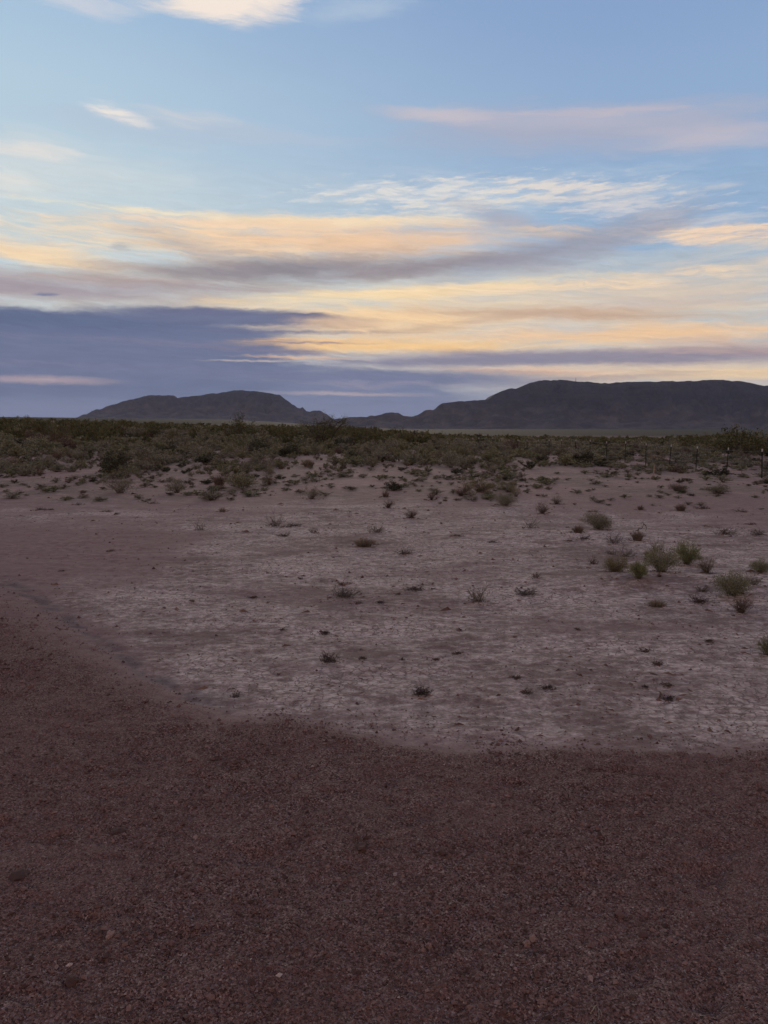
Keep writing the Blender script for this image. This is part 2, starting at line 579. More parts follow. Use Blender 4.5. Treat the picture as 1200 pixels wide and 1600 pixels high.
def build_ground():
    rad = np.concatenate([1.1 * 1.0043 ** np.arange(int(math.log(34 / 1.1) / math.log(1.0043))),
                          34 * 1.02 ** np.arange(int(math.log(600 / 34) / math.log(1.02))),
                          600 * 1.07 ** np.arange(1 + int(math.ceil(math.log(30000 / 600) / math.log(1.07))))])
    ang = np.radians(np.concatenate([np.linspace(-180, -45, 40)[:-1], np.linspace(-45, 45, 680), np.linspace(45, 180, 40)[1:-1]]))
    na, nr = len(ang), len(rad)
    R, A = np.meshgrid(rad, ang, indexing='ij')
    x, y = R * np.sin(A), R * np.cos(A)
    gravel, pale, litter, track = soil(x, y)
    z = terrain(x, y) + micro(x, y, gravel, pale, R)
    z -= 0.012 * track
    v = np.stack([x.ravel(), y.ravel(), z.ravel()], 1)
    v = np.vstack([v, [[0, 0, 0.05]]])
    i = np.arange(nr - 1)[:, None] * na + np.arange(na)[None, :]
    j = np.arange(nr - 1)[:, None] * na + (np.arange(na)[None, :] + 1) % na
    q = np.stack([i.ravel(), (i + na).ravel(), (j + na).ravel(), j.ravel()], 1)
    c = len(v) - 1
    t = np.stack([np.arange(na), (np.arange(na) + 1) % na, np.full(na, c)], 1)
    t = t[:, ::-1]
    at = {'gravel': np.append(gravel.ravel(), 1), 'pale': np.append(pale.ravel(), 0), 'litter': np.append(litter.ravel(), 0),
          'track': np.append(track.ravel(), 0)}
    q = q[:, ::-1]

    def build(g, b):
        P = g.new('ShaderNodeNewGeometry').outputs['Position']
        gr, pa, li, tr = attr(g, 'gravel'), attr(g, 'pale'), attr(g, 'litter'), attr(g, 'track')
        fine = g.noise(P, 95.0, 4.0, 0.6)
        mid = g.noise(P, 9.0, 5.0, 0.62)
        broad = g.noise(P, 0.9, 4.0, 0.55)
        # ---- gravel: dark red brown grit in random tones, darkest painted as shadow under stones
        cell = g.new('ShaderNodeTexVoronoi', feature='F1')
        g.put(cell.inputs['Vector'], P)
        cell.inputs['Scale'].default_value = 165.0
        cs = g.new('ShaderNodeSeparateColor')
        g.put(cs.inputs[0], cell.outputs['Color'])
        grain = g.curve(cs.outputs[0], [(0.0, (.040, .022, .018)), (.40, (.140, .080, .067)), (.75, (.24, .147, .124)), (.95, (.29, .20, .17)), (1.0, (.42, .32, .275))])
        gcol = g.mix(g.ramp(mid, .35, .68, 0, .4), grain, (.138, .078, .065, 1))
        gcol = g.mix(g.ramp(broad, .40, .70, 0, .4), gcol, (.21, .125, .106, 1))
        # ---- bare dirt: smooth purple brown
        dirt = g.mix(g.ramp(mid, .3, .7), (.165, .106, .096, 1), (.25, .168, .150, 1))
        dirt = g.mix(g.ramp(broad, .4, .65, 0, .6), dirt, (.205, .136, .122, 1))
        # ---- pale crust: broken into flakes, dark pits between
        st = g.vmath('MULTIPLY', P, (1.0, 1.35, 1.0))
        s0 = g.noise(st, 0.55, 5.0, 0.6)
        s1 = g.noise(st, 2.6, 6.0, 0.66)
        s2 = g.noise(st, 11.0, 6.0, 0.70)
        s3 = g.noise(st, 42.0, 4.0, 0.70)
        mixs = g.math('ADD', g.math('MULTIPLY', s0, .36), g.math('ADD', g.math('MULTIPLY', s1, .24), g.math('ADD', g.math('MULTIPLY', s2, .23), g.math('MULTIPLY', s3, .17))))
        crust = g.ramp(mixs, .425, .575)
        white = g.mix(g.ramp(s2, .35, .65), (.33, .255, .216, 1), (.55, .445, .385, 1))
        pcol = g.mix(crust, (.175, .121, .103, 1), white)
        pcol = g.mix(g.ramp(g.noise(g.vmath('MULTIPLY', P, (.55, 1.1, 1)), .8, 5.0, .6), .50, .66, 0, .6), pcol, (.20, .138, .122, 1))
        pit = g.ramp(g.noise(st, 17.0, 5.0, 0.72), .43, .34)
        pcol = g.mix(g.math('MULTIPLY', pit, .55), pcol, (.062, .044, .040, 1))
        wv = g.vmath('ADD', P, g.vmath('SCALE', g.vmath('SUBTRACT', g.noise(P, 7.0, 3.0, .6, color=True), (.5, .5, .5)), .12))
        crack = g.math('MULTIPLY', g.ramp(g.voronoi(wv, 13.0, 'DISTANCE_TO_EDGE'), .085, .01), g.ramp(s0, .46, .58, .15, .75))
        pcol = g.mix(crack, pcol, (.125, .085, .073, 1))
        # ---- scrub soil: dark litter over purple brown dirt
        far = g.noise(g.vmath('MULTIPLY', P, (1, 1, 1)), 0.35, 6.0, 0.62)
        scol = g.mix(g.ramp(far, .38, .62), (.25, .165, .142, 1), (.165, .120, .096, 1))
        scol = g.mix(g.ramp(s1, .50, .64, 0, .7), scol, (.32, .228, .195, 1))
        scol = g.mix(g.math('MULTIPLY', pit, .8), scol, (.060, .046, .038, 1))
        # ---- the plain beyond the scrub: dusty olive stipple
        ln = g.vlen(P)
        plain = g.mix(g.ramp(g.noise(g.vmath('MULTIPLY', P, (.012, .02, 0)), 1.0, 6.0, .62), .38, .62), (.018, .018, .013, 1), (.040, .035, .028, 1))
        scol = g.mix(g.ramp(ln, 130, 420), scol, plain)
        col = g.mix(pa, dirt, pcol)
        col = g.mix(g.math('MULTIPLY', g.math('MULTIPLY', tr, g.ramp(s1, .42, .56)), .75), col, (.085, .074, .074, 1))
        col = g.mix(gr, col, gcol)
        col = g.mix(li, col, scol)
        g.put(b.inputs['Base Color'], col)
        hn = g.math('ADD', g.math('MULTIPLY', fine, .5), g.math('MULTIPLY', mid, .8))
        grit = g.math('SUBTRACT', 1.0, cell.outputs['Distance'])
        h = g.math('ADD', hn, g.math('MULTIPLY', g.math('MULTIPLY', grit, gr), .9))
        h = g.math('ADD', h, g.math('MULTIPLY', g.math('MULTIPLY', mixs, pa), 3.0))
        bump(g, b, h, .9, .012)
        b.inputs['Roughness'].default_value = 0.95
        b.inputs['Specular IOR Level'].default_value = 0.08

    o = mesh_obj('ground', v, [q, t], material('desert_soil', build), smooth=True, attrs=at)
    tag(o, 'bare desert ground, dark red gravel in front and pale cracked dirt behind', None, None, 'structure')
    return o


build_ground()


def ground_z(x, y):
    x, y = np.asarray(x, float), np.asarray(y, float)
    gravel, pale, _, tr = soil(x, y)
    return terrain(x, y) + micro(x, y, gravel, pale, np.hypot(x, y)) - 0.012 * tr


def at_px(px, py):
    """the point of the ground a pixel of the photograph looks at"""
    dx, dy, dz = (float(v) for v in ray(px, py))
    z = 0.0
    for _ in range(12):
        t = (CAM_H - z) / max(-dz, 1e-4)
        z = 0.6 * z + 0.4 * float(ground_z(dx * t, dy * t))
    return dx * t, dy * t, float(ground_z(dx * t, dy * t)), t


# ------------------------------------------------------------------ mountains
def rock_build(g, b):
    geo = g.new('ShaderNodeNewGeometry')
    P = geo.outputs['Position']
    h = attr(g, 'rise')
    n1 = g.noise(g.vmath('MULTIPLY', P, (1, 1, 2.2)), 0.006, 6.0, .6)
    n2 = g.noise(g.vmath('MULTIPLY', P, (1, 1, .6)), 0.03, 6.0, .66)
    rock = g.mix(g.ramp(n2, .36, .64), (.010, .009, .013, 1), (.027, .022, .026, 1))
    rock = g.mix(g.ramp(n1, .42, .66, 0, .6), rock, (.029, .027, .024, 1))
    rib = g.noise(g.vmath('MULTIPLY', P, (.006, .0030, .0040)), 1.0, 6.0, .64, dist=.8)
    rock = g.mix(g.ramp(rib, .47, .62, 0, .4), rock, (.042, .032, .032, 1))
    strat = g.noise(g.vmath('MULTIPLY', P, (.0009, .0009, .030)), 1.0, 5.0, .6)
    rock = g.mix(g.ramp(strat, .50, .60, 0, .45), rock, (.046, .037, .037, 1))
    fan = g.mix(g.ramp(n1, .4, .62), (.042, .032, .032, 1), (.100, .076, .067, 1))
    fan = g.mix(g.ramp(n2, .52, .7, 0, .5), fan, (.050, .046, .036, 1))
    col = g.mix(g.ramp(g.math('ADD', h, g.math('MULTIPLY', g.math('SUBTRACT', rib, .5), 1.3)), .60, .10), rock, fan)
    g.put(b.inputs['Base Color'], col)
    bump(g, b, n2, 1.0, 22.0)


ROCK = material('volcanic_rock', rock_build)

LEFT_RIDGE = [(60, 657), (100, 655), (115, 653), (130, 651), (137, 647), (150, 640), (165, 636), (180, 631), (190, 628), (205, 624), (225, 619),
              (240, 617.5), (255, 617.5), (272, 618.5), (275, 621.5), (285, 620.5), (310, 618), (340, 614), (365, 610.5), (380, 609.5), (395, 611),
              (410, 613), (430, 616), (437, 617), (445, 624), (455, 630), (465, 637.5), (470, 638.5), (472.5, 636), (478, 641), (485, 642),
              (492, 640), (498, 641), (505, 644), (515, 650), (522, 655), (560, 664), (600, 670)]
RIGHT_RIDGE = [(480, 668), (505, 658), (522, 655), (540, 653), (560, 652), (580, 650), (595, 648), (605, 645), (615, 644), (622, 645), (630, 649.5), (645, 651.5),
               (655, 646.5), (665, 641), (675, 641), (685, 636), (690, 630), (700, 628), (720, 627), (745, 625.5), (760, 624.5), (770, 618), (785, 611),
               (800, 607), (815, 604.5), (830, 598), (845, 594.5), (865, 593), (890, 594.5), (910, 596), (930, 598), (955, 598), (975, 597), (1000, 596),
               (1050, 596), (1080, 595), (1115, 593.5), (1150, 595), (1175, 599), (1200, 602.5), (1270, 611), (1360, 622), (1440, 640), (1540, 668)]


def mountain(name, ridge, dist, label, seed, wf, wb, plateau):
    xs, hs = [], []
    for px, py in ridge:
        dx, dy, dz = ray(px, py)
        k = dist / float(dy)
        xs.append(float(dx) * k)
        hs.append(CAM_H + float(dz) * k)
    xs, hs = np.array(xs), np.array(hs)
    gx = np.arange(xs[0], xs[-1], 13.0)
    H = np.interp(gx, xs, hs)
    fine = fbm(gx / 60, gx * 0, 4, seed)
    base = terrain(gx, np.full_like(gx, dist))
    H = np.maximum(H + 4.0 * fine + 10 * np.minimum(fbm(gx / 130, gx * 0 + 3, 4, seed + 5), .3), base - 30)
    t = np.concatenate([-np.linspace(1, 0, 26)[:-1] ** 1.3, np.linspace(0, 1, 110) ** 1.25])     # -1 back foot .. 0 rim .. 1 front foot
    T, X = np.meshgrid(t, gx, indexing='ij')
    HH = np.broadcast_to(H, T.shape)
    # the width of the slope follows the height, so low ridges get short slopes
    rel = np.clip((HH - base[None, :]) / max(hs.max(), 1), 0.03, 1)
    Y = dist - np.where(T > 0, T * wf, T * wb) * (0.25 + 0.75 * rel)
    # spurs and gullies: the front is scalloped
    spur = fbm(X / 420, Y / 1300, 4, seed + 3)
    XW = X + 260 * fbm(X / 620, Y / 420, 3, seed + 11)
    gul = np.abs(fbm(XW / 240, Y / 620, 5, seed + 7))
    tt = np.clip(T * (1 + 0.55 * spur * np.clip(T * 5, 0, 1)), -1, 1.4)
    prof = np.interp(tt, [-1, -.6, -plateau, 0, .05, .10, .16, .26, .40, .60, .80, 1.0, 1.4],
                     [0, .55, .97, 1, .93, .80, .66, .50, .33, .17, .07, 0, 0])
    prof = prof * np.where(T > 0, sstep(1.0, .62, T), 1) - 0.30 * (0.45 - gul) * np.clip(T * 6, 0, 1) * np.clip(prof * 2.2, 0, 1) * np.clip((1 - T) * 2, 0, 1)
    foot = terrain(X, Y) - 6
    Z = foot + (HH - foot) * np.clip(prof, 0, 1)
    Z = np.where((T > 0), np.minimum(Z, HH - 0.02 * (HH - foot) * np.clip(T * 20, 0, 1)), Z)
    nt_, nx = T.shape
    v = np.stack([X.ravel(), Y.ravel(), Z.ravel()], 1)
    i = np.arange(nt_ - 1)[:, None] * nx + np.arange(nx - 1)[None, :]
    q = np.stack([i.ravel(), (i + nx).ravel(), (i + nx + 1).ravel(), (i + 1).ravel()], 1)
    rise = np.clip((Z - foot) / hs.max(), 0, 1)
    o = mesh_obj(name, v, q, ROCK, smooth=True, attrs={'rise': rise.ravel()})
    tag(o, label, None, None, 'structure')
    return o


mountain('mountain', LEFT_RIDGE, 9200.0, 'dark rugged desert mountain with a rounded crest and jagged right shoulder', 101, 1500, 1300, .10)
mountain('mountain', RIGHT_RIDGE, 7200.0, 'long flat topped mesa filling the right side of the horizon', 131, 1500, 1500, .45)


# ------------------------------------------------------------------ plants
class Plant:
    """collects thin stems (mesh slot 0) and leaves (slot 1)"""

    def __init__(self, seed):
        self.r = np.random.default_rng(seed)
        self.sv, self.sf, self.lv, self.lf, self.lt, self.st = [], [], [], [], [], []
        self.ns = self.nl = 0

    def stem(self, pts, r0, r1, tone=.5):
        pts = np.asarray(pts, float)
        n = len(pts)
        d = np.gradient(pts, axis=0)
        d /= np.linalg.norm(d, axis=1, keepdims=True) + 1e-9
        ref = np.array([.31, .72, .62])
        a = np.cross(d, ref)
        a /= np.linalg.norm(a, axis=1, keepdims=True) + 1e-9
        b = np.cross(d, a)
        rad = np.linspace(r0, r1, n)[:, None]
        ring = [pts + rad * (a * math.cos(k * 2.0944) + b * math.sin(k * 2.0944)) for k in range(3)]
        v = np.stack(ring, 1).reshape(-1, 3)
        f = []
        for i in range(n - 1):
            for k in range(3):
                f.append((i * 3 + k, i * 3 + (k + 1) % 3, i * 3 + 3 + (k + 1) % 3, i * 3 + 3 + k))
        self.sv.append(v)
        self.sf.append(np.array(f) + self.ns)
        self.st.append(np.full(len(v), tone))
        self.ns += len(v)

    def leaves(self, pos, direction, length, width, tone):
        """diamond leaves; all arguments are arrays over the leaves"""
        n = len(pos)
        if not n:
            return
        d = direction / (np.linalg.norm(direction, axis=1, keepdims=True) + 1e-9)
        s = np.cross(d, self.r.normal(size=(n, 3)))
        s /= np.linalg.norm(s, axis=1, keepdims=True) + 1e-9
        L, W = np.asarray(length)[:, None], np.asarray(width)[:, None]
        v = np.stack([pos, pos + d * L * .45 + s * W, pos + d * L, pos + d * L * .45 - s * W], 1).reshape(-1, 3)
        self.lv.append(v)
        self.lf.append(np.arange(n * 4).reshape(n, 4) + self.nl)
        self.lt.append(np.repeat(tone, 4))
        self.nl += n * 4

    def arrays(self, part):
        if part == 'stem':
            return (np.vstack(self.sv), np.vstack(self.sf), np.concatenate(self.st)) if self.sv else (np.zeros((0, 3)), np.zeros((0, 4), int), np.zeros(0))
        return (np.vstack(self.lv), np.vstack(self.lf), np.concatenate(self.lt)) if self.lv else (np.zeros((0, 3)), np.zeros((0, 4), int), np.zeros(0))

    def joined(self):
        a, f, t = self.arrays('stem')
        b, h, u = self.arrays('leaf')
        return np.vstack([a, b]), np.vstack([f, h + len(a)]), np.concatenate([t, u]), np.concatenate([np.zeros(len(f), int), np.ones(len(h), int)])


def bush(seed, w, h, stems, leaves, leaf, lw=.28, up=.6, lean=.25, lobes=5, stem_r=.003, low=.25, droop=0.0, tall=1.0):
    """a rounded shrub: stems fan from the root to an uneven dome, leaves along their upper length"""
    p = Plant(seed)
    r = p.r
    lob_a = r.uniform(0, 2 * math.pi, lobes)
    lob_s = r.uniform(.72, 1.18, lobes)
    ends, dirs, tones = [], [], []
    for k in range(stems):
        a = r.uniform(0, 2 * math.pi)
        e = math.acos(1 - r.uniform(0, 1) ** .8 * (1 - math.cos(math.radians(82))))
        lobe = np.max(np.where(np.cos(a - lob_a) > .4, lob_s, .8))
        q = r.uniform(.78, 1.05) * lobe
        end = np.array([math.sin(e) * math.cos(a) * w * .5 * q, math.sin(e) * math.sin(a) * w * .5 * q, max(.04 * h, math.cos(e) ** .8 * h * q * tall)])
        root = np.array([r.normal() * w * .05, r.normal() * w * .05, -.02])
        m1 = root + (end - root) * .4 + np.array([0, 0, h * up * .18 * math.sin(e)]) + r.normal(size=3) * w * .03
        m2 = root + (end - root) * .75 + np.array([0, 0, h * up * .12 * math.sin(e)]) + r.normal(size=3) * w * .03
        end = end + np.array([0, 0, -droop * h * math.sin(e)])
        pts = np.array([root, m1, m2, end])
        p.stem(pts, stem_r, stem_r * .35, r.uniform(.2, .8))
        ends.append(pts)
        tones.append(r.uniform(.15, .85))
    E = np.array(ends)
    k = r.integers(0, stems, leaves)
    t = low + (1 - low) * r.uniform(0, 1, leaves) ** .8
    seg = np.clip((t * 3).astype(int), 0, 2)
    u = (t * 3 - seg)[:, None]
    pos = E[k, seg] * (1 - u) + E[k, seg + 1] * u + r.normal(size=(leaves, 3)) * w * .045
    pos[:, 2] = np.abs(pos[:, 2])
    d = (E[k, seg + 1] - E[k, seg])
    d /= np.linalg.norm(d, axis=1, keepdims=True) + 1e-9
    d = d + r.normal(size=(leaves, 3)) * (.35 + lean) + np.array([0, 0, up * .5])
    tone = np.clip(np.array(tones)[k] + r.normal(size=leaves) * .18, 0, 1)
    p.leaves(pos, d, leaf * r.uniform(.6, 1.3, leaves), leaf * lw * r.uniform(.7, 1.2, leaves), tone)
    return p


def grass(seed, w, h, blades, bw=.004, spread=1.0):
    """a tuft of fine upright blades"""
    p = Plant(seed)
    r = p.r
    a = r.uniform(0, 2 * math.pi, blades)
    rr = w * .22 * np.sqrt(r.uniform(0, 1, blades))
    root = np.stack([rr * np.cos(a), rr * np.sin(a), np.full(blades, -.01)], 1)
    out = r.uniform(0, 1, blades) ** .7 * spread
    a2 = a + r.normal(size=blades) * .6
    top = np.stack([np.cos(a2) * w * .5 * out, np.sin(a2) * w * .5 * out, h * (1 - .45 * out ** 2) * r.uniform(.55, 1.05, blades)], 1)
    mid = (root + top) * .5 + np.array([0, 0, 1]) * (h * .10 * out)[:, None]
    side = np.cross(top - root, r.normal(size=(blades, 3)))
    side /= np.linalg.norm(side, axis=1, keepdims=True) + 1e-9
    side *= bw * .5 * r.uniform(.6, 1.4, blades)[:, None]
    v = np.stack([root - side, root + side, mid + side * .8, mid - side * .8, top + side * .2, top - side * .2], 1).reshape(-1, 3)
    i = np.arange(blades)[:, None] * 6
    f = np.concatenate([i + np.array([[0, 1, 2, 3]]), i + np.array([[3, 2, 4, 5]])], 0)
    p.lv.append(v)
    p.lf.append(f)
    p.lt.append(np.repeat(r.uniform(0, 1, blades), 6))
    p.nl = len(v)
    p.stem([(0, 0, -.02), (0.01, 0, h * .15)], .004, .002)
    return p


def twigs(seed, w, h, n, leaves=0, leaf=.01, r0=.0022, flat=.5, forks=3):
    """a dry half dead plant: crooked forking twigs close to the ground"""
    p = Plant(seed)
    r = p.r
    tips = []
    for k in range(n):
        a = r.uniform(0, 2 * math.pi)
        q = np.array([r.normal() * w * .10, r.normal() * w * .10, -.01])
        reach = w * .5 * r.uniform(.55, 1.05)
        rise = h * r.uniform(.35, 1.05) * (1 - flat * r.uniform(0, 1))
        pts = [q]
        for s in range(1, 5):
            a += r.normal() * .28
            f = s / 4
            pts.append(q + np.array([math.cos(a) * reach * f, math.sin(a) * reach * f, rise * (f ** .8) + r.normal() * h * .06]))
        pts = np.array(pts)
        pts[1:, 2] = np.maximum(pts[1:, 2], .004)
        p.stem(pts, r0, r0 * .4, r.uniform(0, 1))
        tips.append(pts[-1])
        for j in range(forks):
            s = int(r.integers(1, 4))
            b = pts[s]
            d = (pts[s + 1] - pts[s]) + r.normal(size=3) * w * .07 + np.array([0, 0, h * .10])
            d = d / (np.linalg.norm(d) + 1e-9) * reach * r.uniform(.2, .5)
            e = b + d
            e[2] = max(e[2], .004)
            p.stem([b, b + d * .5 + r.normal(size=3) * w * .02, e], r0 * .6, r0 * .3, r.uniform(0, 1))
            tips.append(e)
    if leaves:
        T = np.array(tips)
        k = r.integers(0, len(T), leaves)
        root = np.zeros((leaves, 3))
        u = r.uniform(.35, 1.02, (leaves, 1))
        pos = T[k] * u + root * (1 - u) + r.normal(size=(leaves, 3)) * w * .03
        pos[:, 2] = np.maximum(np.abs(pos[:, 2]), .004)
        p.leaves(pos, r.normal(size=(leaves, 3)) + np.array([0, 0, .5]), leaf * r.uniform(.6, 1.3, leaves), leaf * .3 * r.uniform(.7, 1.3, leaves), r.uniform(0, 1, leaves))
    return p


def leaf_material(name, a, b, rough=.8):
    def build(g, bs):
        t = attr(g, 'tone')
        g.put(bs.inputs['Base Color'], g.mix(t, tuple(a) + (1,), tuple(b) + (1,)))
        bs.inputs['Roughness'].default_value = rough
    return material(name, build)


M = {
    'green': leaf_material('grey_green_leaves', (.105, .110, .062), (.275, .265, .165)),
    'bright': leaf_material('fresh_green_leaves', (.095, .110, .042), (.235, .245, .105)),
    'olive': leaf_material('olive_leaves', (.115, .104, .055), (.26, .23, .13)),
    'sage': leaf_material('sage_leaves', (.120, .113, .080), (.27, .25, .185)),
    'dark': leaf_material('dark_evergreen_leaves', (.036, .036, .024), (.085, .085, .052)),
    'creosote': leaf_material('creosote_leaves', (.054, .056, .026), (.145, .138, .066)),
    'brown': leaf_material('dry_brown_stalks', (.085, .060, .044), (.20, .15, .115)),
    'rust': leaf_material('rusty_dry_stalks', (.075, .042, .032), (.17, .105, .075)),
    'straw': leaf_material('straw_coloured_blades', (.135, .105, .074), (.27, .22, .165)),
    'grey': leaf_material('weathered_grey_twigs', (.060, .050, .046), (.16, .135, .125)),
    'black': leaf_material('dark_dead_twigs', (.036, .027, .025), (.105, .080, .071)),
    'wood': leaf_material('brown_stems', (.050, .038, .030), (.13, .10, .082)),
}


def plant_object(p, name, mats, loc, rz, label=None, cat=None, group=None, parts=False):
    """mats: (stem material, leaf material). With parts the plant is an Empty carrying stems and foliage."""
    if parts:
        o = empty(name, loc, label, cat, group, rz)
        for part, nm, m in (('stem', 'stems', mats[0]), ('leaf', 'foliage', mats[1])):
            v, f, t = p.arrays(part)
            if len(f):
                mesh_obj(nm, v, f, m, parent=o, attrs={'tone': t})
        return o
    v, f, t, mi = p.joined()
    o = mesh_obj(name, v, f, list(mats), attrs={'tone': t}, midx=mi)
    o.location = loc
    o.rotation_euler = (0, 0, rz)
    return tag(o, label, cat, group)


SEED = [1000]
PLACED = []


def place(kind, px, py, w, h, mat, label, group=None, name=None):
    """stand one plant where the photograph shows it: base pixel, size in pixels"""
    SEED[0] += 1
    s = SEED[0]
    x, y, z, t = at_px(px, py)
    k = t * math.hypot(1, 0) / F_PX
    W, H = w * k, h * k * 1.03
    rz = (s * 1.7) % 6.28
    y += W * .25
    z = float(ground_z(x, y))
    loc = (x, y, z)
    PLACED.append((x, y, W))
    far = y > 24
    if kind == 'bush':
        n = int(np.clip(2600 * w / 20, 1500, 7000))
        p = bush(s, W * 1.2, H * 1.03, 100, n, .022 * W + .006, lw=.2, lean=.15, up=.9, low=.12, stem_r=.0016)
        return plant_object(p, name or 'desert_shrub', (M['wood'], M[mat]), loc, rz, label, 'shrub', group, parts=True)
    if kind == 'upright':
        n = int(np.clip(2600 * w / 20, 1500, 7000))
        p = bush(s, W * 1.15, H * .95, 110, n, .035 * W + .012, lw=.09, stem_r=.0015, lean=.05, up=1.1, low=.12, tall=1.05)
        return plant_object(p, name or 'desert_shrub', (M['wood'], M[mat]), loc, rz, label, 'shrub', group, parts=True)
    if kind == 'dome':
        p = bush(s, W, H, 70, int(np.clip(700 * w / 20, 400, 1800)), .06 * W + .006, lw=.09, lean=.1, up=1.0, low=.1, stem_r=.0022)
        return plant_object(p, name or 'tumbleweed', (M['black'] if mat == 'rust' else M['wood'], M[mat]), loc, rz, label, 'tumbleweed', group, parts=w > 22)
    if kind == 'grass':
        p = grass(s, W, H, int(np.clip(10 * w, 120, 600)), bw=.0035 + W * .006)
        return plant_object(p, name or 'grass_tuft', (M['wood'], M[mat]), loc, rz, label, 'grass tuft', group)
    if kind == 'twig':
        p = twigs(s, W, H * 1.15, int(np.clip(w * .75, 9, 34)), leaves=int(w * 5), leaf=.010 + W * .015, r0=.0016 + W * .0035, flat=.45)
        return plant_object(p, name or 'dry_weed', (M['black' if mat in ('black', 'rust') else 'grey'], M[mat]), loc, rz, label, 'weed', group)
    if kind == 'clump':
        p = twigs(s, W, H, int(np.clip(w * .8, 9, 24)), leaves=int(w * 3), leaf=.008 + W * .03, r0=.0014 + W * .005, flat=.75)
        return plant_object(p, name or 'dead_twigs', (M['black'], M[mat]), loc, rz, label, 'dead twigs', group)


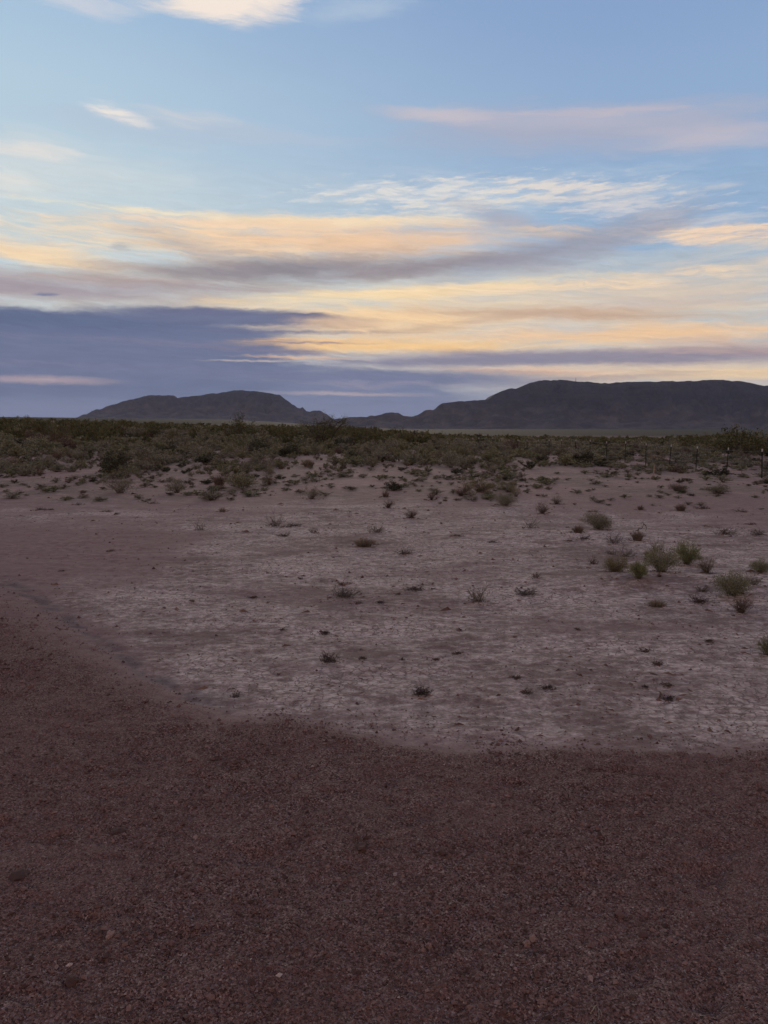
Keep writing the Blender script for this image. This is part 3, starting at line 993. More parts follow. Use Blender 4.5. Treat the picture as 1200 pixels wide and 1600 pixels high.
NEAR = [
    # the green group on the hummock at the right
    ('bush', 964, 895, 40, 29, 'olive', 'low olive green shrub at the left end of the green shrubs on the sand mound'),
    ('upright', 1000, 906, 30, 32, 'bright', 'narrow upright bright green shrub standing in front of the sand mound'),
    ('bush', 1038, 895, 52, 39, 'green', 'widest soft green shrub in the middle of the sand mound'),
    ('upright', 1077, 883, 40, 36, 'bright', 'upright green shrub with brown lower stems at the back of the sand mound'),
    ('dome', 1107, 897, 32, 22, 'straw', 'straw brown rounded shrub right of the green shrubs on the mound'),
    ('bush', 1150, 934, 56, 43, 'green', 'big loose grey green shrub with spreading twigs, low on the right'),
    ('twig', 1178, 915, 34, 20, 'green', 'sparse leafy sprig beside the big grey green shrub'),
    ('dome', 1162, 960, 36, 25, 'brown', 'greyish brown dried shrub just in front of the big grey green shrub'),
    ('bush', 1192, 896, 32, 21, 'green', 'small dark green shrub at the right edge, behind the big grey green one'),
    ('bush', 1204, 1026, 30, 32, 'green', 'green shrub cut off by the right edge, nearest shrub of all'),
    ('twig', 928, 882, 22, 16, 'rust', 'thin reddish twig plant left of the olive shrub'),
    ('twig', 957, 867, 24, 13, 'green', 'sparse grey green sprig behind the olive shrub'),
    ('twig', 980, 871, 30, 16, 'green', 'sparse dark leafed sprig behind the narrow upright green shrub'),
    ('twig', 1026, 864, 30, 24, 'sage', 'grey feathery twig plant behind the widest green shrub'),
    ('grass', 1018, 872, 26, 12, 'straw', 'pale grass tuft behind the green shrubs on the mound'),
    # pale ground, right half
    ('upright', 938, 828, 48, 27, 'sage', 'dark grey green spiky bush alone on pale ground above the green shrubs'),
    ('grass', 905, 833, 26, 13, 'brown', 'small brown grass tuft left of the spiky grey green bush'),
    ('twig', 915, 844, 22, 7, 'black', 'few dark twigs lying below the spiky grey green bush'),
    ('twig', 962, 850, 32, 20, 'grey', 'grey twiggy weed between the spiky bush and the green shrubs'),
    ('grass', 998, 846, 28, 16, 'brown', 'brownish dry grass tuft right of the grey twiggy weed'),
    ('twig', 829, 825, 27, 18, 'sage', 'thin grey green weed left of the spiky grey green bush'),
    ('dome', 849, 803, 26, 19, 'rust', 'rounded reddish brown tumbleweed standing alone in front of the scrub'),
    ('dome', 871, 788, 22, 15, 'sage', 'small greenish brown rounded weed just right of and behind the reddish tumbleweed'),
    ('bush', 790, 791, 36, 18, 'sage', 'low wide grey green shrub in front of the yellowish shrub clump'),
    ('twig', 1136, 836, 40, 12, 'rust', 'wide flat reddish twig plant at the right, above the green shrubs'),
    ('twig', 1188, 837, 32, 13, 'grey', 'flat grey twig plant at the right edge above the green shrubs'),
    ('twig', 838, 904, 20, 11, 'rust', 'small reddish twig plant on pale ground left of the olive shrub'),
    ('twig', 820, 931, 48, 10, 'grey', 'long low grey twig plant flat on pale ground'),
    ('grass', 1029, 949, 34, 11, 'straw', 'low tan grass tuft on pale ground in front of the mound'),
    ('twig', 1097, 945, 38, 12, 'black', 'spread of dark twigs left of the brown dried shrub'),
    ('twig', 1099, 926, 24, 12, 'brown', 'faint brown twig plant left of the big grey green shrub'),
    ('grass', 1031, 902, 10, 5, 'brown', None),
    ('grass', 1066, 799, 26, 13, 'brown', 'brown dry weed with an upright stalk beside the scrub on the right'),
    ('grass', 1002, 797, 16, 8, 'brown', None),
    # pale ground, left and middle
    ('dome', 486, 780, 37, 20, 'sage', 'wide domed grey brown weed at the front edge of the scrub'),
    ('dome', 343, 764, 19, 12, 'rust', 'small dark rounded weed at the front edge of the scrub'),
    ('dome', 607, 794, 20, 14, 'rust', 'round brown tumbleweed on grey gravel near the picture middle'),
    ('grass', 603, 777, 17, 12, 'brown', 'brown grass tuft behind the round brown tumbleweed'),
    ('dome', 675, 782, 19, 14, 'rust', 'small round brown weed right of the round brown tumbleweed'),
    ('dome', 643, 810, 22, 15, 'rust', 'dark red brown spiky weed on pale ground near the picture middle'),
    ('grass', 347, 800, 16, 8, 'straw', 'tiny pale grass tuft on pale ground, left of the middle'),
    ('twig', 429, 823, 38, 19, 'brown', 'pinkish dry twig bush standing alone on pale ground'),
    ('twig', 457, 823, 30, 5, 'black', 'dark trailing twigs at the foot of the pinkish dry twig bush'),
    ('twig', 442, 838, 22, 8, 'black', 'small flat dark twig plant below the pinkish dry twig bush'),
    ('twig', 489, 833, 20, 12, 'rust', 'thin reddish twig plant right of the pinkish dry twig bush'),
    ('twig', 587, 832, 36, 13, 'green', 'dark green twiggy weed flat on the pale ground'),
    ('grass', 569, 855, 44, 14, 'straw', 'wide low tuft of pale dry grass in the picture middle'),
    ('twig', 632, 867, 32, 10, 'grey', 'faint grey twig plant right of the pale dry grass tuft'),
    ('twig', 538, 936, 52, 18, 'grey', 'wide dark grey twig plant alone in the middle of pale ground'),
    ('clump', 559, 943, 20, 7, 'black', 'small dark clump at the foot of the wide grey twig plant'),
    ('clump', 594, 943, 19, 6, 'black', 'dark clod of twigs right of the wide grey twig plant'),
    ('twig', 748, 944, 40, 28, 'green', 'grey green leafy weed with upright sprigs alone on pale ground'),
    ('clump', 507, 991, 22, 6, 'black', 'short dark clump on pale ground below the wide grey twig plant'),
    ('twig', 515, 1036, 38, 15, 'black', 'dark crooked dry twig plant low in the middle of pale ground'),
    ('twig', 660, 1089, 44, 12, 'black', 'flat dark greenish twig plant nearest to the gravel edge'),
    ('twig', 367, 1090, 16, 13, 'grey', 'little pale forked twig standing near the gravel edge'),
    ('twig', 311, 829, 24, 19, 'brown', 'faint reddish brown twigs on pale ground at the left'),
    ('clump', 647, 923, 34, 5, 'black', 'thin line of dark twigs right of the wide grey twig plant'),
    ('twig', 534, 915, 20, 7, 'rust', 'tiny reddish twigs just behind the wide grey twig plant'),
]
FLECKS = [(624, 929, 16, 5), (676, 921, 14, 5), (566, 1030, 20, 5), (682, 1032, 18, 8), (716, 1023, 24, 6), (630, 1032, 14, 4), (808, 1061, 24, 8),
          (823, 1085, 26, 7), (857, 1078, 30, 8), (1031, 1041, 28, 9), (1042, 1073, 26, 6), (1048, 1095, 30, 6), (1009, 1019, 26, 7), (170, 862, 20, 5),
          (95, 893, 14, 4), (395, 935, 24, 5), (545, 912, 12, 4), (60, 797, 26, 7), (75, 797, 18, 6), (165, 800, 20, 5), (235, 787, 24, 10), (120, 789, 20, 6),
          (715, 838, 22, 5), (770, 848, 20, 5), (890, 846, 18, 5), (1160, 800, 26, 6), (1098, 795, 30, 6), (930, 800, 18, 6), (1175, 820, 22, 5), (1010, 1076, 16, 4),
          (720, 985, 16, 4), (905, 985, 18, 4), (1110, 1003, 22, 5), (470, 905, 14, 3), (300, 940, 16, 3), (440, 985, 14, 3)]


def build_near():
    for kind, px, py, w, h, mat, label in NEAR:
        if label is None:
            place(kind, px, py, w, h, mat, 'tiny brown dry grass tuft on the ground beside larger weeds', 'tiny brown tufts')
        else:
            place(kind, px, py, w, h, mat, label)
    for i, (px, py, w, h) in enumerate(FLECKS):
        place('clump', px, py, w * .85, h * .8, ('rust', 'brown', 'black')[i % 3], 'small dark scrap of dead twigs lying flat on the pale ground', 'dead twig scraps on the pale ground')


build_near()


# single plants that stand out in the scrub
def build_landmarks():
    def put(px, py, w, h, p_of, name, mats, label, cat='shrub', parts=True):
        x, y, z, t = at_px(px, py)
        k = t / F_PX
        SEED[0] += 1
        p = p_of(SEED[0], w * k, h * k)
        return plant_object(p, name, mats, (x, y, z), SEED[0] * 1.3 % 6.28, label, cat, None, parts)

    crea = (M['wood'], M['creosote'])
    put(378, 693, 64, 45, lambda s, W, H: bush(s, W, H, 60, 2600, .04 * W, lw=.25, up=.9, low=.25, stem_r=.018), 'creosote_bush', crea,
        'tall feathery dark green creosote bush breaking the skyline below the left mountain')

    def mesquite(s, W, H):
        p = Plant(s)
        r = p.r
        for k in range(7):
            a = r.uniform(0, 6.28)
            lean = r.uniform(.15, .5)
            pts = [np.array([r.normal() * W * .04, r.normal() * W * .04, -.05])]
            for j in range(1, 6):
                a += r.normal() * .25
                pts.append(pts[-1] + np.array([math.cos(a) * W * lean * .22, math.sin(a) * W * lean * .22, H * r.uniform(.13, .21)]))
            pts = np.array(pts)
            p.stem(pts, W * .016, W * .004, .3)
            for j in range(16):
                q = pts[int(r.integers(2, 6))]
                d = r.normal(size=3) * np.array([1, 1, .55]) * W * .14 + np.array([0, 0, H * .05])
                p.stem([q, q + d * .5 + r.normal(size=3) * W * .02, q + d], W * .005, W * .002, .4)
                n = 70
                u = r.uniform(.3, 1.1, (n, 1))
                p.leaves(q + d * u + r.normal(size=(n, 3)) * W * .035, r.normal(size=(n, 3)), W * .016 * r.uniform(.6, 1.4, n), W * .005 * r.uniform(.7, 1.3, n), r.uniform(0, 1, n))
        return p
    put(502, 700, 80, 47, mesquite, 'mesquite_tree', (M['black'], M['creosote']), 'thin open mesquite tree with bare crooked stems under the notch between the mountains', 'tree')
    put(402, 710, 44, 24, lambda s, W, H: bush(s, W, H, 60, 2400, .05 * W, lw=.3, up=.5, low=.3, stem_r=.01, lobes=8), 'round_shrub', (M['wood'], M['dark']),
        'dark dense round shrub below and right of the tall creosote bush')
    put(228, 711, 26, 20, lambda s, W, H: bush(s, W, H, 50, 1600, .05 * W, lw=.3, up=.5, low=.3, stem_r=.01), 'round_shrub', (M['wood'], M['dark']),
        'small dark round shrub in the left scrub under the left mountain')
    put(767, 722, 42, 20, lambda s, W, H: bush(s, W, H, 60, 2200, .05 * W, lw=.3, up=.5, low=.3, stem_r=.01), 'round_shrub', (M['wood'], M['green']),
        'wide dark green mounded shrub right of the picture middle, in front of the fence line')
    put(455, 714, 36, 22, lambda s, W, H: bush(s, W, H, 50, 1900, .05 * W, lw=.3, up=.5, low=.3, stem_r=.01), 'round_shrub', (M['wood'], M['dark']),
        'dark ragged shrub at the foot of the open mesquite tree')
    put(1156, 714, 92, 44, lambda s, W, H: bush(s, W, H, 70, 2600, .04 * W, lw=.28, up=.8, low=.3, stem_r=.014, lobes=8), 'creosote_bush', crea,
        'biggest green creosote bush behind the fence at the right')
    put(1092, 706, 50, 26, lambda s, W, H: bush(s, W, H, 60, 1900, .04 * W, lw=.28, up=.8, low=.3, stem_r=.014), 'creosote_bush', crea,
        'green creosote bush behind the fence, left of the biggest one')
    for bx, by, bw, bh, lab in ((1010, 704, 46, 21, 'low green creosote bush behind the fence near the yellow grass'),
                                (962, 703, 42, 20, 'green creosote bush behind the fence left of the yellow grass'),
                                (922, 702, 36, 18, 'rounded green creosote bush at the left end of the bushes behind the fence'),
                                (1200, 713, 44, 32, 'green creosote bush behind the fence cut off by the right edge')):
        put(bx, by, bw, bh, lambda s, W, H: bush(s, W, H, 60, 2200, .045 * W, lw=.28, up=.8, low=.25, stem_r=.014), 'creosote_bush', crea, lab)
    put(689, 695, 22, 22, lambda s, W, H: bush(s, W, H, 40, 700, .04 * W, lw=.28, up=1.2, low=.4, stem_r=.014), 'creosote_bush', crea,
        'small pointed creosote bush rising above the scrub left of the mesa foot')
    put(622, 690, 40, 22, lambda s, W, H: bush(s, W, H, 50, 1500, .04 * W, lw=.28, up=.8, low=.3, stem_r=.014), 'creosote_bush', crea,
        'rounded creosote bush right of the open mesquite tree')
    put(582, 697, 36, 26, lambda s, W, H: bush(s, W, H, 50, 1500, .04 * W, lw=.28, up=.8, low=.3, stem_r=.014), 'creosote_bush', crea,
        'dark creosote bush next to the open mesquite tree on its right side')
    put(84, 690, 30, 26, lambda s, W, H: bush(s, W, H, 40, 1000, .04 * W, lw=.28, up=1.0, low=.35, stem_r=.014), 'creosote_bush', crea,
        'creosote bush poking above the scrub line at the far left')
    put(378, 762, 64, 30, lambda s, W, H: bush(s, W, H, 70, 2400, .04 * W, lw=.2, up=.9, low=.15, stem_r=.004, lobes=7), 'sage_bush', (M['wood'], M['green']),
        'wide soft grey green bush at the front edge of the scrub')
    put(420, 758, 20, 29, lambda s, W, H: bush(s, W, H, 40, 900, .07 * W, lw=.10, up=1.3, low=.1, lean=-.1, stem_r=.003), 'tall_weed', (M['wood'], M['olive']),
        'yellowish upright weed at the right end of the wide soft grey green bush', 'weed')
    put(276, 770, 40, 24, lambda s, W, H: bush(s, W, H, 60, 1600, .05 * W, lw=.2, up=.9, low=.15, stem_r=.004), 'sage_bush', (M['wood'], M['sage']),
        'grey green bush at the front of the scrub, left of the small dark weed')
    put(188, 770, 54, 24, lambda s, W, H: bush(s, W, H, 60, 1800, .04 * W, lw=.2, up=.9, low=.15, stem_r=.004), 'sage_bush', (M['wood'], M['sage']),
        'low wide grey bush at the front of the scrub on the left')
    put(196, 745, 32, 20, lambda s, W, H: bush(s, W, H, 50, 1400, .05 * W, lw=.2, up=.9, low=.15, stem_r=.004), 'sage_bush', (M['wood'], M['green']),
        'grey green bush behind the low wide grey bush on the left')
    put(728, 773, 34, 28, lambda s, W, H: bush(s, W, H, 60, 1500, .05 * W, lw=.12, up=1.2, low=.1, lean=-.05, stem_r=.003), 'tall_weed', (M['wood'], M['olive']),
        'yellow olive upright shrub at the left end of the clump below the fence line', 'weed')
    put(752, 769, 46, 24, lambda s, W, H: bush(s, W, H, 60, 1900, .045 * W, lw=.2, up=.9, low=.15, stem_r=.004), 'sage_bush', (M['wood'], M['olive']),
        'olive green bush in the middle of the clump below the fence line')
    put(795, 769, 44, 20, lambda s, W, H: bush(s, W, H, 60, 1700, .045 * W, lw=.2, up=.9, low=.15, stem_r=.004), 'sage_bush', (M['wood'], M['green']),
        'grey green bush at the right end of the clump below the fence line')
    put(764, 776, 16, 12, lambda s, W, H: bush(s, W, H, 40, 600, .06 * W, lw=.12, up=1, low=.1, stem_r=.003), 'tall_weed', (M['wood'], M['straw']),
        'small straw brown weed in front of the olive green bush', 'weed')
    put(806, 776, 22, 15, lambda s, W, H: bush(s, W, H, 40, 700, .06 * W, lw=.12, up=1, low=.1, stem_r=.003), 'tall_weed', (M['wood'], M['olive']),
        'small olive weed in front of the grey green bush of the clump', 'weed')
    put(482, 730, 26, 13, lambda s, W, H: grass(s, W, H, 420, bw=.02, spread=.9), 'grass_tuft', (M['wood'], M['straw']),
        'pale straw coloured grass in the scrub below the open mesquite tree', 'grass tuft', False)
    put(1025, 722, 34, 12, lambda s, W, H: grass(s, W, H, 520, bw=.02, spread=.9), 'grass_tuft', (M['wood'], M['straw']),
        'pale yellow grass behind the fence between two posts', 'grass tuft', False)
    put(343, 758, 30, 16, lambda s, W, H: grass(s, W, H, 420, bw=.012, spread=.9), 'grass_tuft', (M['wood'], M['brown']),
        'pinkish brown grass left of the wide soft grey green bush', 'grass tuft', False)


build_landmarks()


# ------------------------------------------------------------------ the scrub belt
def scrub_edge(px):
    return np.interp(px, [-600, 0, 300, 500, 600, 680, 760, 850, 900, 1000, 1100, 1200, 1700], [772, 772, 773, 766, 758, 754, 758, 762, 744, 735, 735, 738, 742])


def scatter_belt():
    r = np.random.default_rng(77)
    n = 200000
    d = np.sqrt(r.uniform(17 ** 2, 230 ** 2, n))
    a = np.radians(r.uniform(-33, 33, n))
    x, y = d * np.sin(a), d * np.cos(a)
    # thin the far field: fewer, larger clumps do
    px, py = project(x, y, terrain(x, y))
    edge = scrub_edge(px)
    dens = sstep(18, np.where(px < 640, -16.0, -34.0), py - edge) * 1.0
    front = (px < 660) & (py > edge - 26)
    dens = np.where(front, np.maximum(dens, .95 * sstep(16, 0, py - edge)), dens)
    low = (px > 640) & (py < 804) & (dens < .75)
    dens = np.where(low, np.maximum(dens, .95 * sstep(808, 768, py) * sstep(640, 760, px)), dens)
    bare = sstep(0, 8, py - np.interp(px, [760, 900, 1000, 1200], [722, 728, 731, 735])) * sstep(770, 850, px)
    dens = dens * (1 - .62 * bare)
    low = low | front
    patch = fbm(x / 2.6, y / 4.5, 3, 71)
    dens = dens * np.clip(.55 + 1.1 * patch, 0.06, 1)
    cover = np.where(front, .62, np.where(low, 1.0, np.interp(d, [18, 28, 45, 90, 120], [.34, .38, .35, .26, .14])))
    keep = r.uniform(0, 1, n) < dens * cover
    x, y, d, px, py, low = x[keep], y[keep], d[keep], px[keep], py[keep], low[keep]
    m = len(x)
    size = np.interp(d, [17, 26, 40, 80, 140, 230], [.26, .36, .52, .92, 1.7, 2.2]) * np.exp(r.normal(size=m) * .42)
    size = np.where(low, size * .8, size)
    hgt = size * r.uniform(.42, .70, m) * np.where(low, .62, 1)
    # tall green creosote towards the back
    grove = fbm(x / 9, y / 16, 3, 73)
    tall = r.uniform(0, 1, m) < sstep(60, 120, d) * np.clip(.30 + 1.2 * grove, 0, .85)
    hgt = np.where(tall, np.interp(d, [50, 120, 230], [1.3, 2.2, 2.5]) * r.uniform(.6, 1.1, m), hgt)
    # nothing on the right stands above the sight line the photograph shows
    cap = np.interp(px, [-200, 40, 330, 560, 620, 700, 900, 1080, 1130, 1200], [656, 658, 667, 671, 676, 683, 686, 686, 682, 686]) - 3 + 7 * r.uniform(0, 1, m) ** .7 - 5 * np.maximum(grove, 0)
    zt = CAM_H + (HORIZON - cap) / F_PX * d
    z = terrain(x, y)
    hgt = np.minimum(hgt, np.maximum(zt - z, .25))
    size = np.where(tall, np.maximum(size, hgt * .9), size)
    pal = r.uniform(0, 1, m)
    small = (pal >= .79) & (pal < .88) & ~tall
    size, hgt = np.where(small, size * .6, size), np.where(small, hgt * .6, hgt)
    kind = np.where(tall, 3, np.select([pal < .50, pal < .79, pal < .88, pal < .95], [0, 1, 2, 4], 5))  # share of dark shrubs raised to stand in for shadow among the scrub
    return x, y, z, d, size, hgt, kind, px


KINDS = [  # name, materials, builder, label, category, group
    ('saltbush', 'sage', 'grey green rounded saltbush among many alike in the scrub belt', 'shrub', 'saltbushes in the scrub belt'),
    ('sagebrush', 'green', 'dull green leafy shrub among many alike in the scrub belt', 'shrub', 'dull green shrubs in the scrub belt'),
    ('bunch_grass', 'brown', 'dry brown bunch grass among the shrubs of the scrub belt', 'grass tuft', 'brown bunch grass in the scrub belt'),
    ('creosote_bush', 'creosote', 'dark green creosote bush in the tall line at the back of the scrub', 'shrub', 'creosote bushes at the back of the scrub'),
    ('dark_shrub', 'dark', 'low dark shrub among many alike in the scrub belt', 'shrub', 'dark shrubs in the scrub belt'),
    ('dry_shrub', 'rust', 'reddish brown dried shrub among many alike in the scrub belt', 'tumbleweed', 'dried shrubs in the scrub belt'),
]


def unit_plant(kind, seed, lod):
    """a plant one metre wide and one metre high; lod 0 fine, 1 middling, 2 coarse"""
    n = (2400, 900, 330)[lod]
    st = (36, 16, 7)[lod]
    lf = (.06, .095, .15)[lod]
    sr = (.008, .010, .012)[lod]
    if kind == 0:
        return bush(seed, 1, 1, st, n, lf, lw=.22, up=.8, low=.15, stem_r=sr)
    if kind == 1:
        return bush(seed, 1, 1, st, n, lf * 1.1, lw=.26, up=.7, low=.2, stem_r=sr, lobes=7)
    if kind == 2:
        return grass(seed, 1, 1, (320, 140, 60)[lod], bw=(.014, .022, .035)[lod])
    if kind == 3:
        return bush(seed, 1, 1, st, n, lf * .9, lw=.28, up=.9, low=.35, stem_r=sr * 1.3, lobes=6)
    if kind == 4:
        return bush(seed, 1, 1, st, n, lf * 1.1, lw=.3, up=.4, low=.2, stem_r=sr, lobes=8)
    return bush(seed, 1, 1, st * 2, n, lf, lw=.10, up=1.0, low=.1, stem_r=sr * .8)


N_INDIVIDUAL = 290


def build_belt():
    x, y, z, d, size, hgt, kind, px = scatter_belt()
    m = len(x)
    r = np.random.default_rng(5)
    inframe = (px > -10) & (px < 1210)
    show = np.where(inframe, size * hgt / d ** 2, 0)
    first = np.zeros(m, bool)
    first[np.argsort(-show)[:N_INDIVIDUAL]] = True
    rz = r.uniform(0, 6.28, m)
    # individuals: copies of a few plants of each kind
    bank = {}
    for i in np.nonzero(first)[0]:
        k = int(kind[i])
        v = int(r.integers(0, 4))
        name, mat, label, cat, group = KINDS[k]
        if (k, v) not in bank:
            p = unit_plant(k, 300 + k * 10 + v, 0)
            o = plant_object(p, name, (M['wood'], M[mat]), (0, 0, 0), 0, label, cat, group)
            bank[(k, v)] = o
        else:
            o = bank[(k, v)].copy()
            COL.objects.link(o)
        o.location = (x[i], y[i], float(ground_z(x[i], y[i])) - .01)
        o.rotation_euler = (0, 0, rz[i])
        o.scale = (size[i], size[i], hgt[i])
    # the rest: one mass
    banks = {}
    V, F, T, MI = [], [], [], []
    off = 0
    mats = [M['wood']] + [M[q[1]] for q in KINDS]
    for i in np.nonzero(~first)[0]:
        k = int(kind[i])
        lod = 1 if d[i] < 60 else 2
        vv = int(r.integers(0, 5))
        if (k, vv, lod) not in banks:
            banks[(k, vv, lod)] = unit_plant(k, 700 + k * 10 + vv, lod).joined()
        v, f, t, mi = banks[(k, vv, lod)]
        c, s = math.cos(rz[i]), math.sin(rz[i])
        w = np.empty_like(v)
        w[:, 0] = x[i] + (v[:, 0] * c - v[:, 1] * s) * size[i]
        w[:, 1] = y[i] + (v[:, 0] * s + v[:, 1] * c) * size[i]
        w[:, 2] = z[i] + v[:, 2] * hgt[i]
        V.append(w)
        F.append(f + off)
        T.append(t)
        MI.append(np.where(mi == 1, k + 1, 0))
        off += len(v)
    print('belt', m, 'verts', off)
    o = mesh_obj('scrub', np.vstack(V), np.vstack(F), mats, attrs={'tone': np.concatenate(T)}, midx=np.concatenate(MI))
    tag(o, 'dense belt of desert scrub reaching back to the plain', None, None, 'stuff')


build_belt()


# ------------------------------------------------------------------ fence
def box(cx, cy, cz, sx, sy, sz):
    v = np.array([(x, y, z) for z in (-1, 1) for x, y in ((-1, -1), (1, -1), (1, 1), (-1, 1))], float) * .5
    v = v * np.array([sx, sy, sz]) + np.array([cx, cy, cz])
    f = np.array([(3, 2, 1, 0), (4, 5, 6, 7), (0, 1, 5, 4), (1, 2, 6, 5), (2, 3, 7, 6), (3, 0, 4, 7)])
    return v, f


def joined(pieces):
    V, F, o = [], [], 0
    for v, f in pieces:
        V.append(v)
        F.append(np.asarray(f) + o)
        o += len(v)
    return np.vstack(V), np.vstack(F)


def plain_material(name, c, rough=.6, metal=0.0, var=.3, scale=30.0):
    def build(g, b):
        n = g.noise(g.new('ShaderNodeTexCoord').outputs['Object'], scale, 4.0, .6)
        g.put(b.inputs['Base Color'], g.mix(g.ramp(n, .35, .65), tuple(q * (1 - var) for q in c) + (1,), tuple(min(1, q * (1 + var)) for q in c) + (1,)))
        b.inputs['Roughness'].default_value = rough
        b.inputs['Metallic'].default_value = metal
    return material(name, build)


STEEL = plain_material('dark_green_post_paint', (.020, .022, .020), .6)
WHITE = plain_material('white_post_tip', (.42, .41, .40), .6, var=.1)
WIRE = plain_material('galvanised_wire', (.13, .125, .125), .5, .6)
STAY = plain_material('grey_stay', (.10, .085, .075), .9)
STAKE = plain_material('weathered_pine', (.30, .23, .17), .9)


def build_fence():
    i = np.arange(-3, 24)
    fx = 13.57 - .29 * i
    fy = 27.2 + 2.2 * i
    fz = np.array([float(ground_z(a, b)) for a, b in zip(fx, fy)])
    root = empty('wire_fence', (fx[0], fy[0], fz[0]), 'long wire fence on dark steel posts with white tips running away on the right', 'fence')
    r = np.random.default_rng(3)
    base = np.array(root.location)
    H = 1.05
    tops = []
    v, f = joined([box(0, 0, H / 2 - .1, .035, .006, H + .2), box(0, .017, H / 2 - .1, .006, .030, H + .2)] + [box(0, -.006, z, .012, .006, .012) for z in np.arange(.15, 1.0, .055)])
    tv, tf = joined([box(0, 0, H + .001 - .045, .041, .012, .10), box(0, .019, H + .001 - .045, .012, .036, .10)])
    first = None
    for k in range(len(i)):
        loc = (fx[k] - base[0], fy[k] - base[1], fz[k] - base[2] + r.normal() * .015)
        rot = (r.normal() * .025, r.normal() * .03, r.uniform(-.3, .3))
        if first is None:
            p = mesh_obj('post', v, f, STEEL, parent=root)
            c = mesh_obj('post_tip', tv, tf, WHITE, parent=p)
            first = (p, c)
        else:
            p = first[0].copy()
            COL.objects.link(p)
            p.parent = root
            c = first[1].copy()
            COL.objects.link(c)
            c.parent = p
        p.location = loc
        p.rotation_euler = rot
        tops.append(np.array(loc))
    tops = np.array(tops)
    for h in (.28, .52, .74, .95):
        P = Plant(int(h * 100))
        pts = []
        for k in range(len(tops)):
            pts.append(tops[k] + np.array([-.022, 0, h]))
            if k < len(tops) - 1:
                mid = (tops[k] + tops[k + 1]) / 2 + np.array([-.022, 0, h - .015])
                pts.append(mid)
        P.stem(np.array(pts), .0035, .0035)
        a, b_, t = P.arrays('stem')
        mesh_obj('wire', a, b_, WIRE, parent=root)
    # thin wooden stays between some posts
    for k in (0, 1, 3, 5, 6, 8):
        mid = (tops[k] * .45 + tops[k + 1] * .55)
        a, b_ = box(0, 0, .46, .014, .014, .94)
        s = mesh_obj('stay', a, b_, STAY, parent=root)
        s.location = mid
        s.rotation_euler = (r.normal() * .03, r.normal() * .03, r.uniform(0, 1))


build_fence()


def build_stake():
    x, y, z, t = at_px(1021, 745.5)
    h = 19.5 * t / F_PX
    v, f = joined([box(0, 0, h / 2 - .05, .042, .02, h + .1)])
    top = v[:, 2] > h * .5
    v[top, 0] *= .82
    o = mesh_obj('survey_stake', v, f, STAKE)
    o.location = (x, y, z)
    o.rotation_euler = (.03, .02, .2)
    tag(o, 'short pale wooden stake standing on bare ground in front of the fence', 'stake')


build_stake()


def build_mast():
    dx, dy, dz = (float(q) for q in ray(900, 594.6))
    k = 7200.0 / dy
    x, y, z = dx * k, 7210.0, CAM_H + dz * k
    P = Plant(4)
    for a in range(3):
        c, s = math.cos(a * 2.094), math.sin(a * 2.094)
        P.stem([(c * 3.0, s * 3.0, -12), (c * 1.6, s * 1.6, 14), (c * .7, s * .7, 30)], .9, .6, .3)
    for zz in (2, 9, 16, 23):
        P.stem([(3, 0, zz), (-1.5, 2.6, zz), (-1.5, -2.6, zz), (3, 0, zz)], .35, .35, .3)
    v, f, t = P.arrays('stem')
    o = mesh_obj('radio_mast', v, f, STEEL)
    o.location = (x, y, z)
    tag(o, 'tiny radio mast on top of the mesa', 'mast')


build_mast()


# ------------------------------------------------------------------ stones
def ico(seed, n=1):
    t = (1 + 5 ** .5) / 2
    v = np.array([(-1, t, 0), (1, t, 0), (-1, -t, 0), (1, -t, 0), (0, -1, t), (0, 1, t), (0, -1, -t), (0, 1, -t), (t, 0, -1), (t, 0, 1), (-t, 0, -1), (-t, 0, 1)], float)
    v /= np.linalg.norm(v[0])
    f = np.array([(0, 11, 5), (0, 5, 1), (0, 1, 7), (0, 7, 10), (0, 10, 11), (1, 5, 9), (5, 11, 4), (11, 10, 2), (10, 7, 6), (7, 1, 8), (3, 9, 4), (3, 4, 2), (3, 2, 6), (3, 6, 8), (3, 8, 9),
                  (4, 9, 5), (2, 4, 11), (6, 2, 10), (8, 6, 7), (9, 8, 1)])
    return v, f


def stone_build(g, b):
    t = attr(g, 'tone')
    n = g.noise(g.new('ShaderNodeNewGeometry').outputs['Position'], 160.0, 3.0, .6)
    c = g.curve(t, [(0.0, (.055, .031, .026)), (.4, (.160, .092, .077)), (.75, (.25, .157, .132)), (.92, (.31, .22, .185)), (1.0, (.48, .39, .335))])
    g.put(b.inputs['Base Color'], g.mix(g.ramp(n, .3, .7, 0, .45), c, (.075, .046, .037, 1)))


STONE = material('gravel_stone', stone_build)


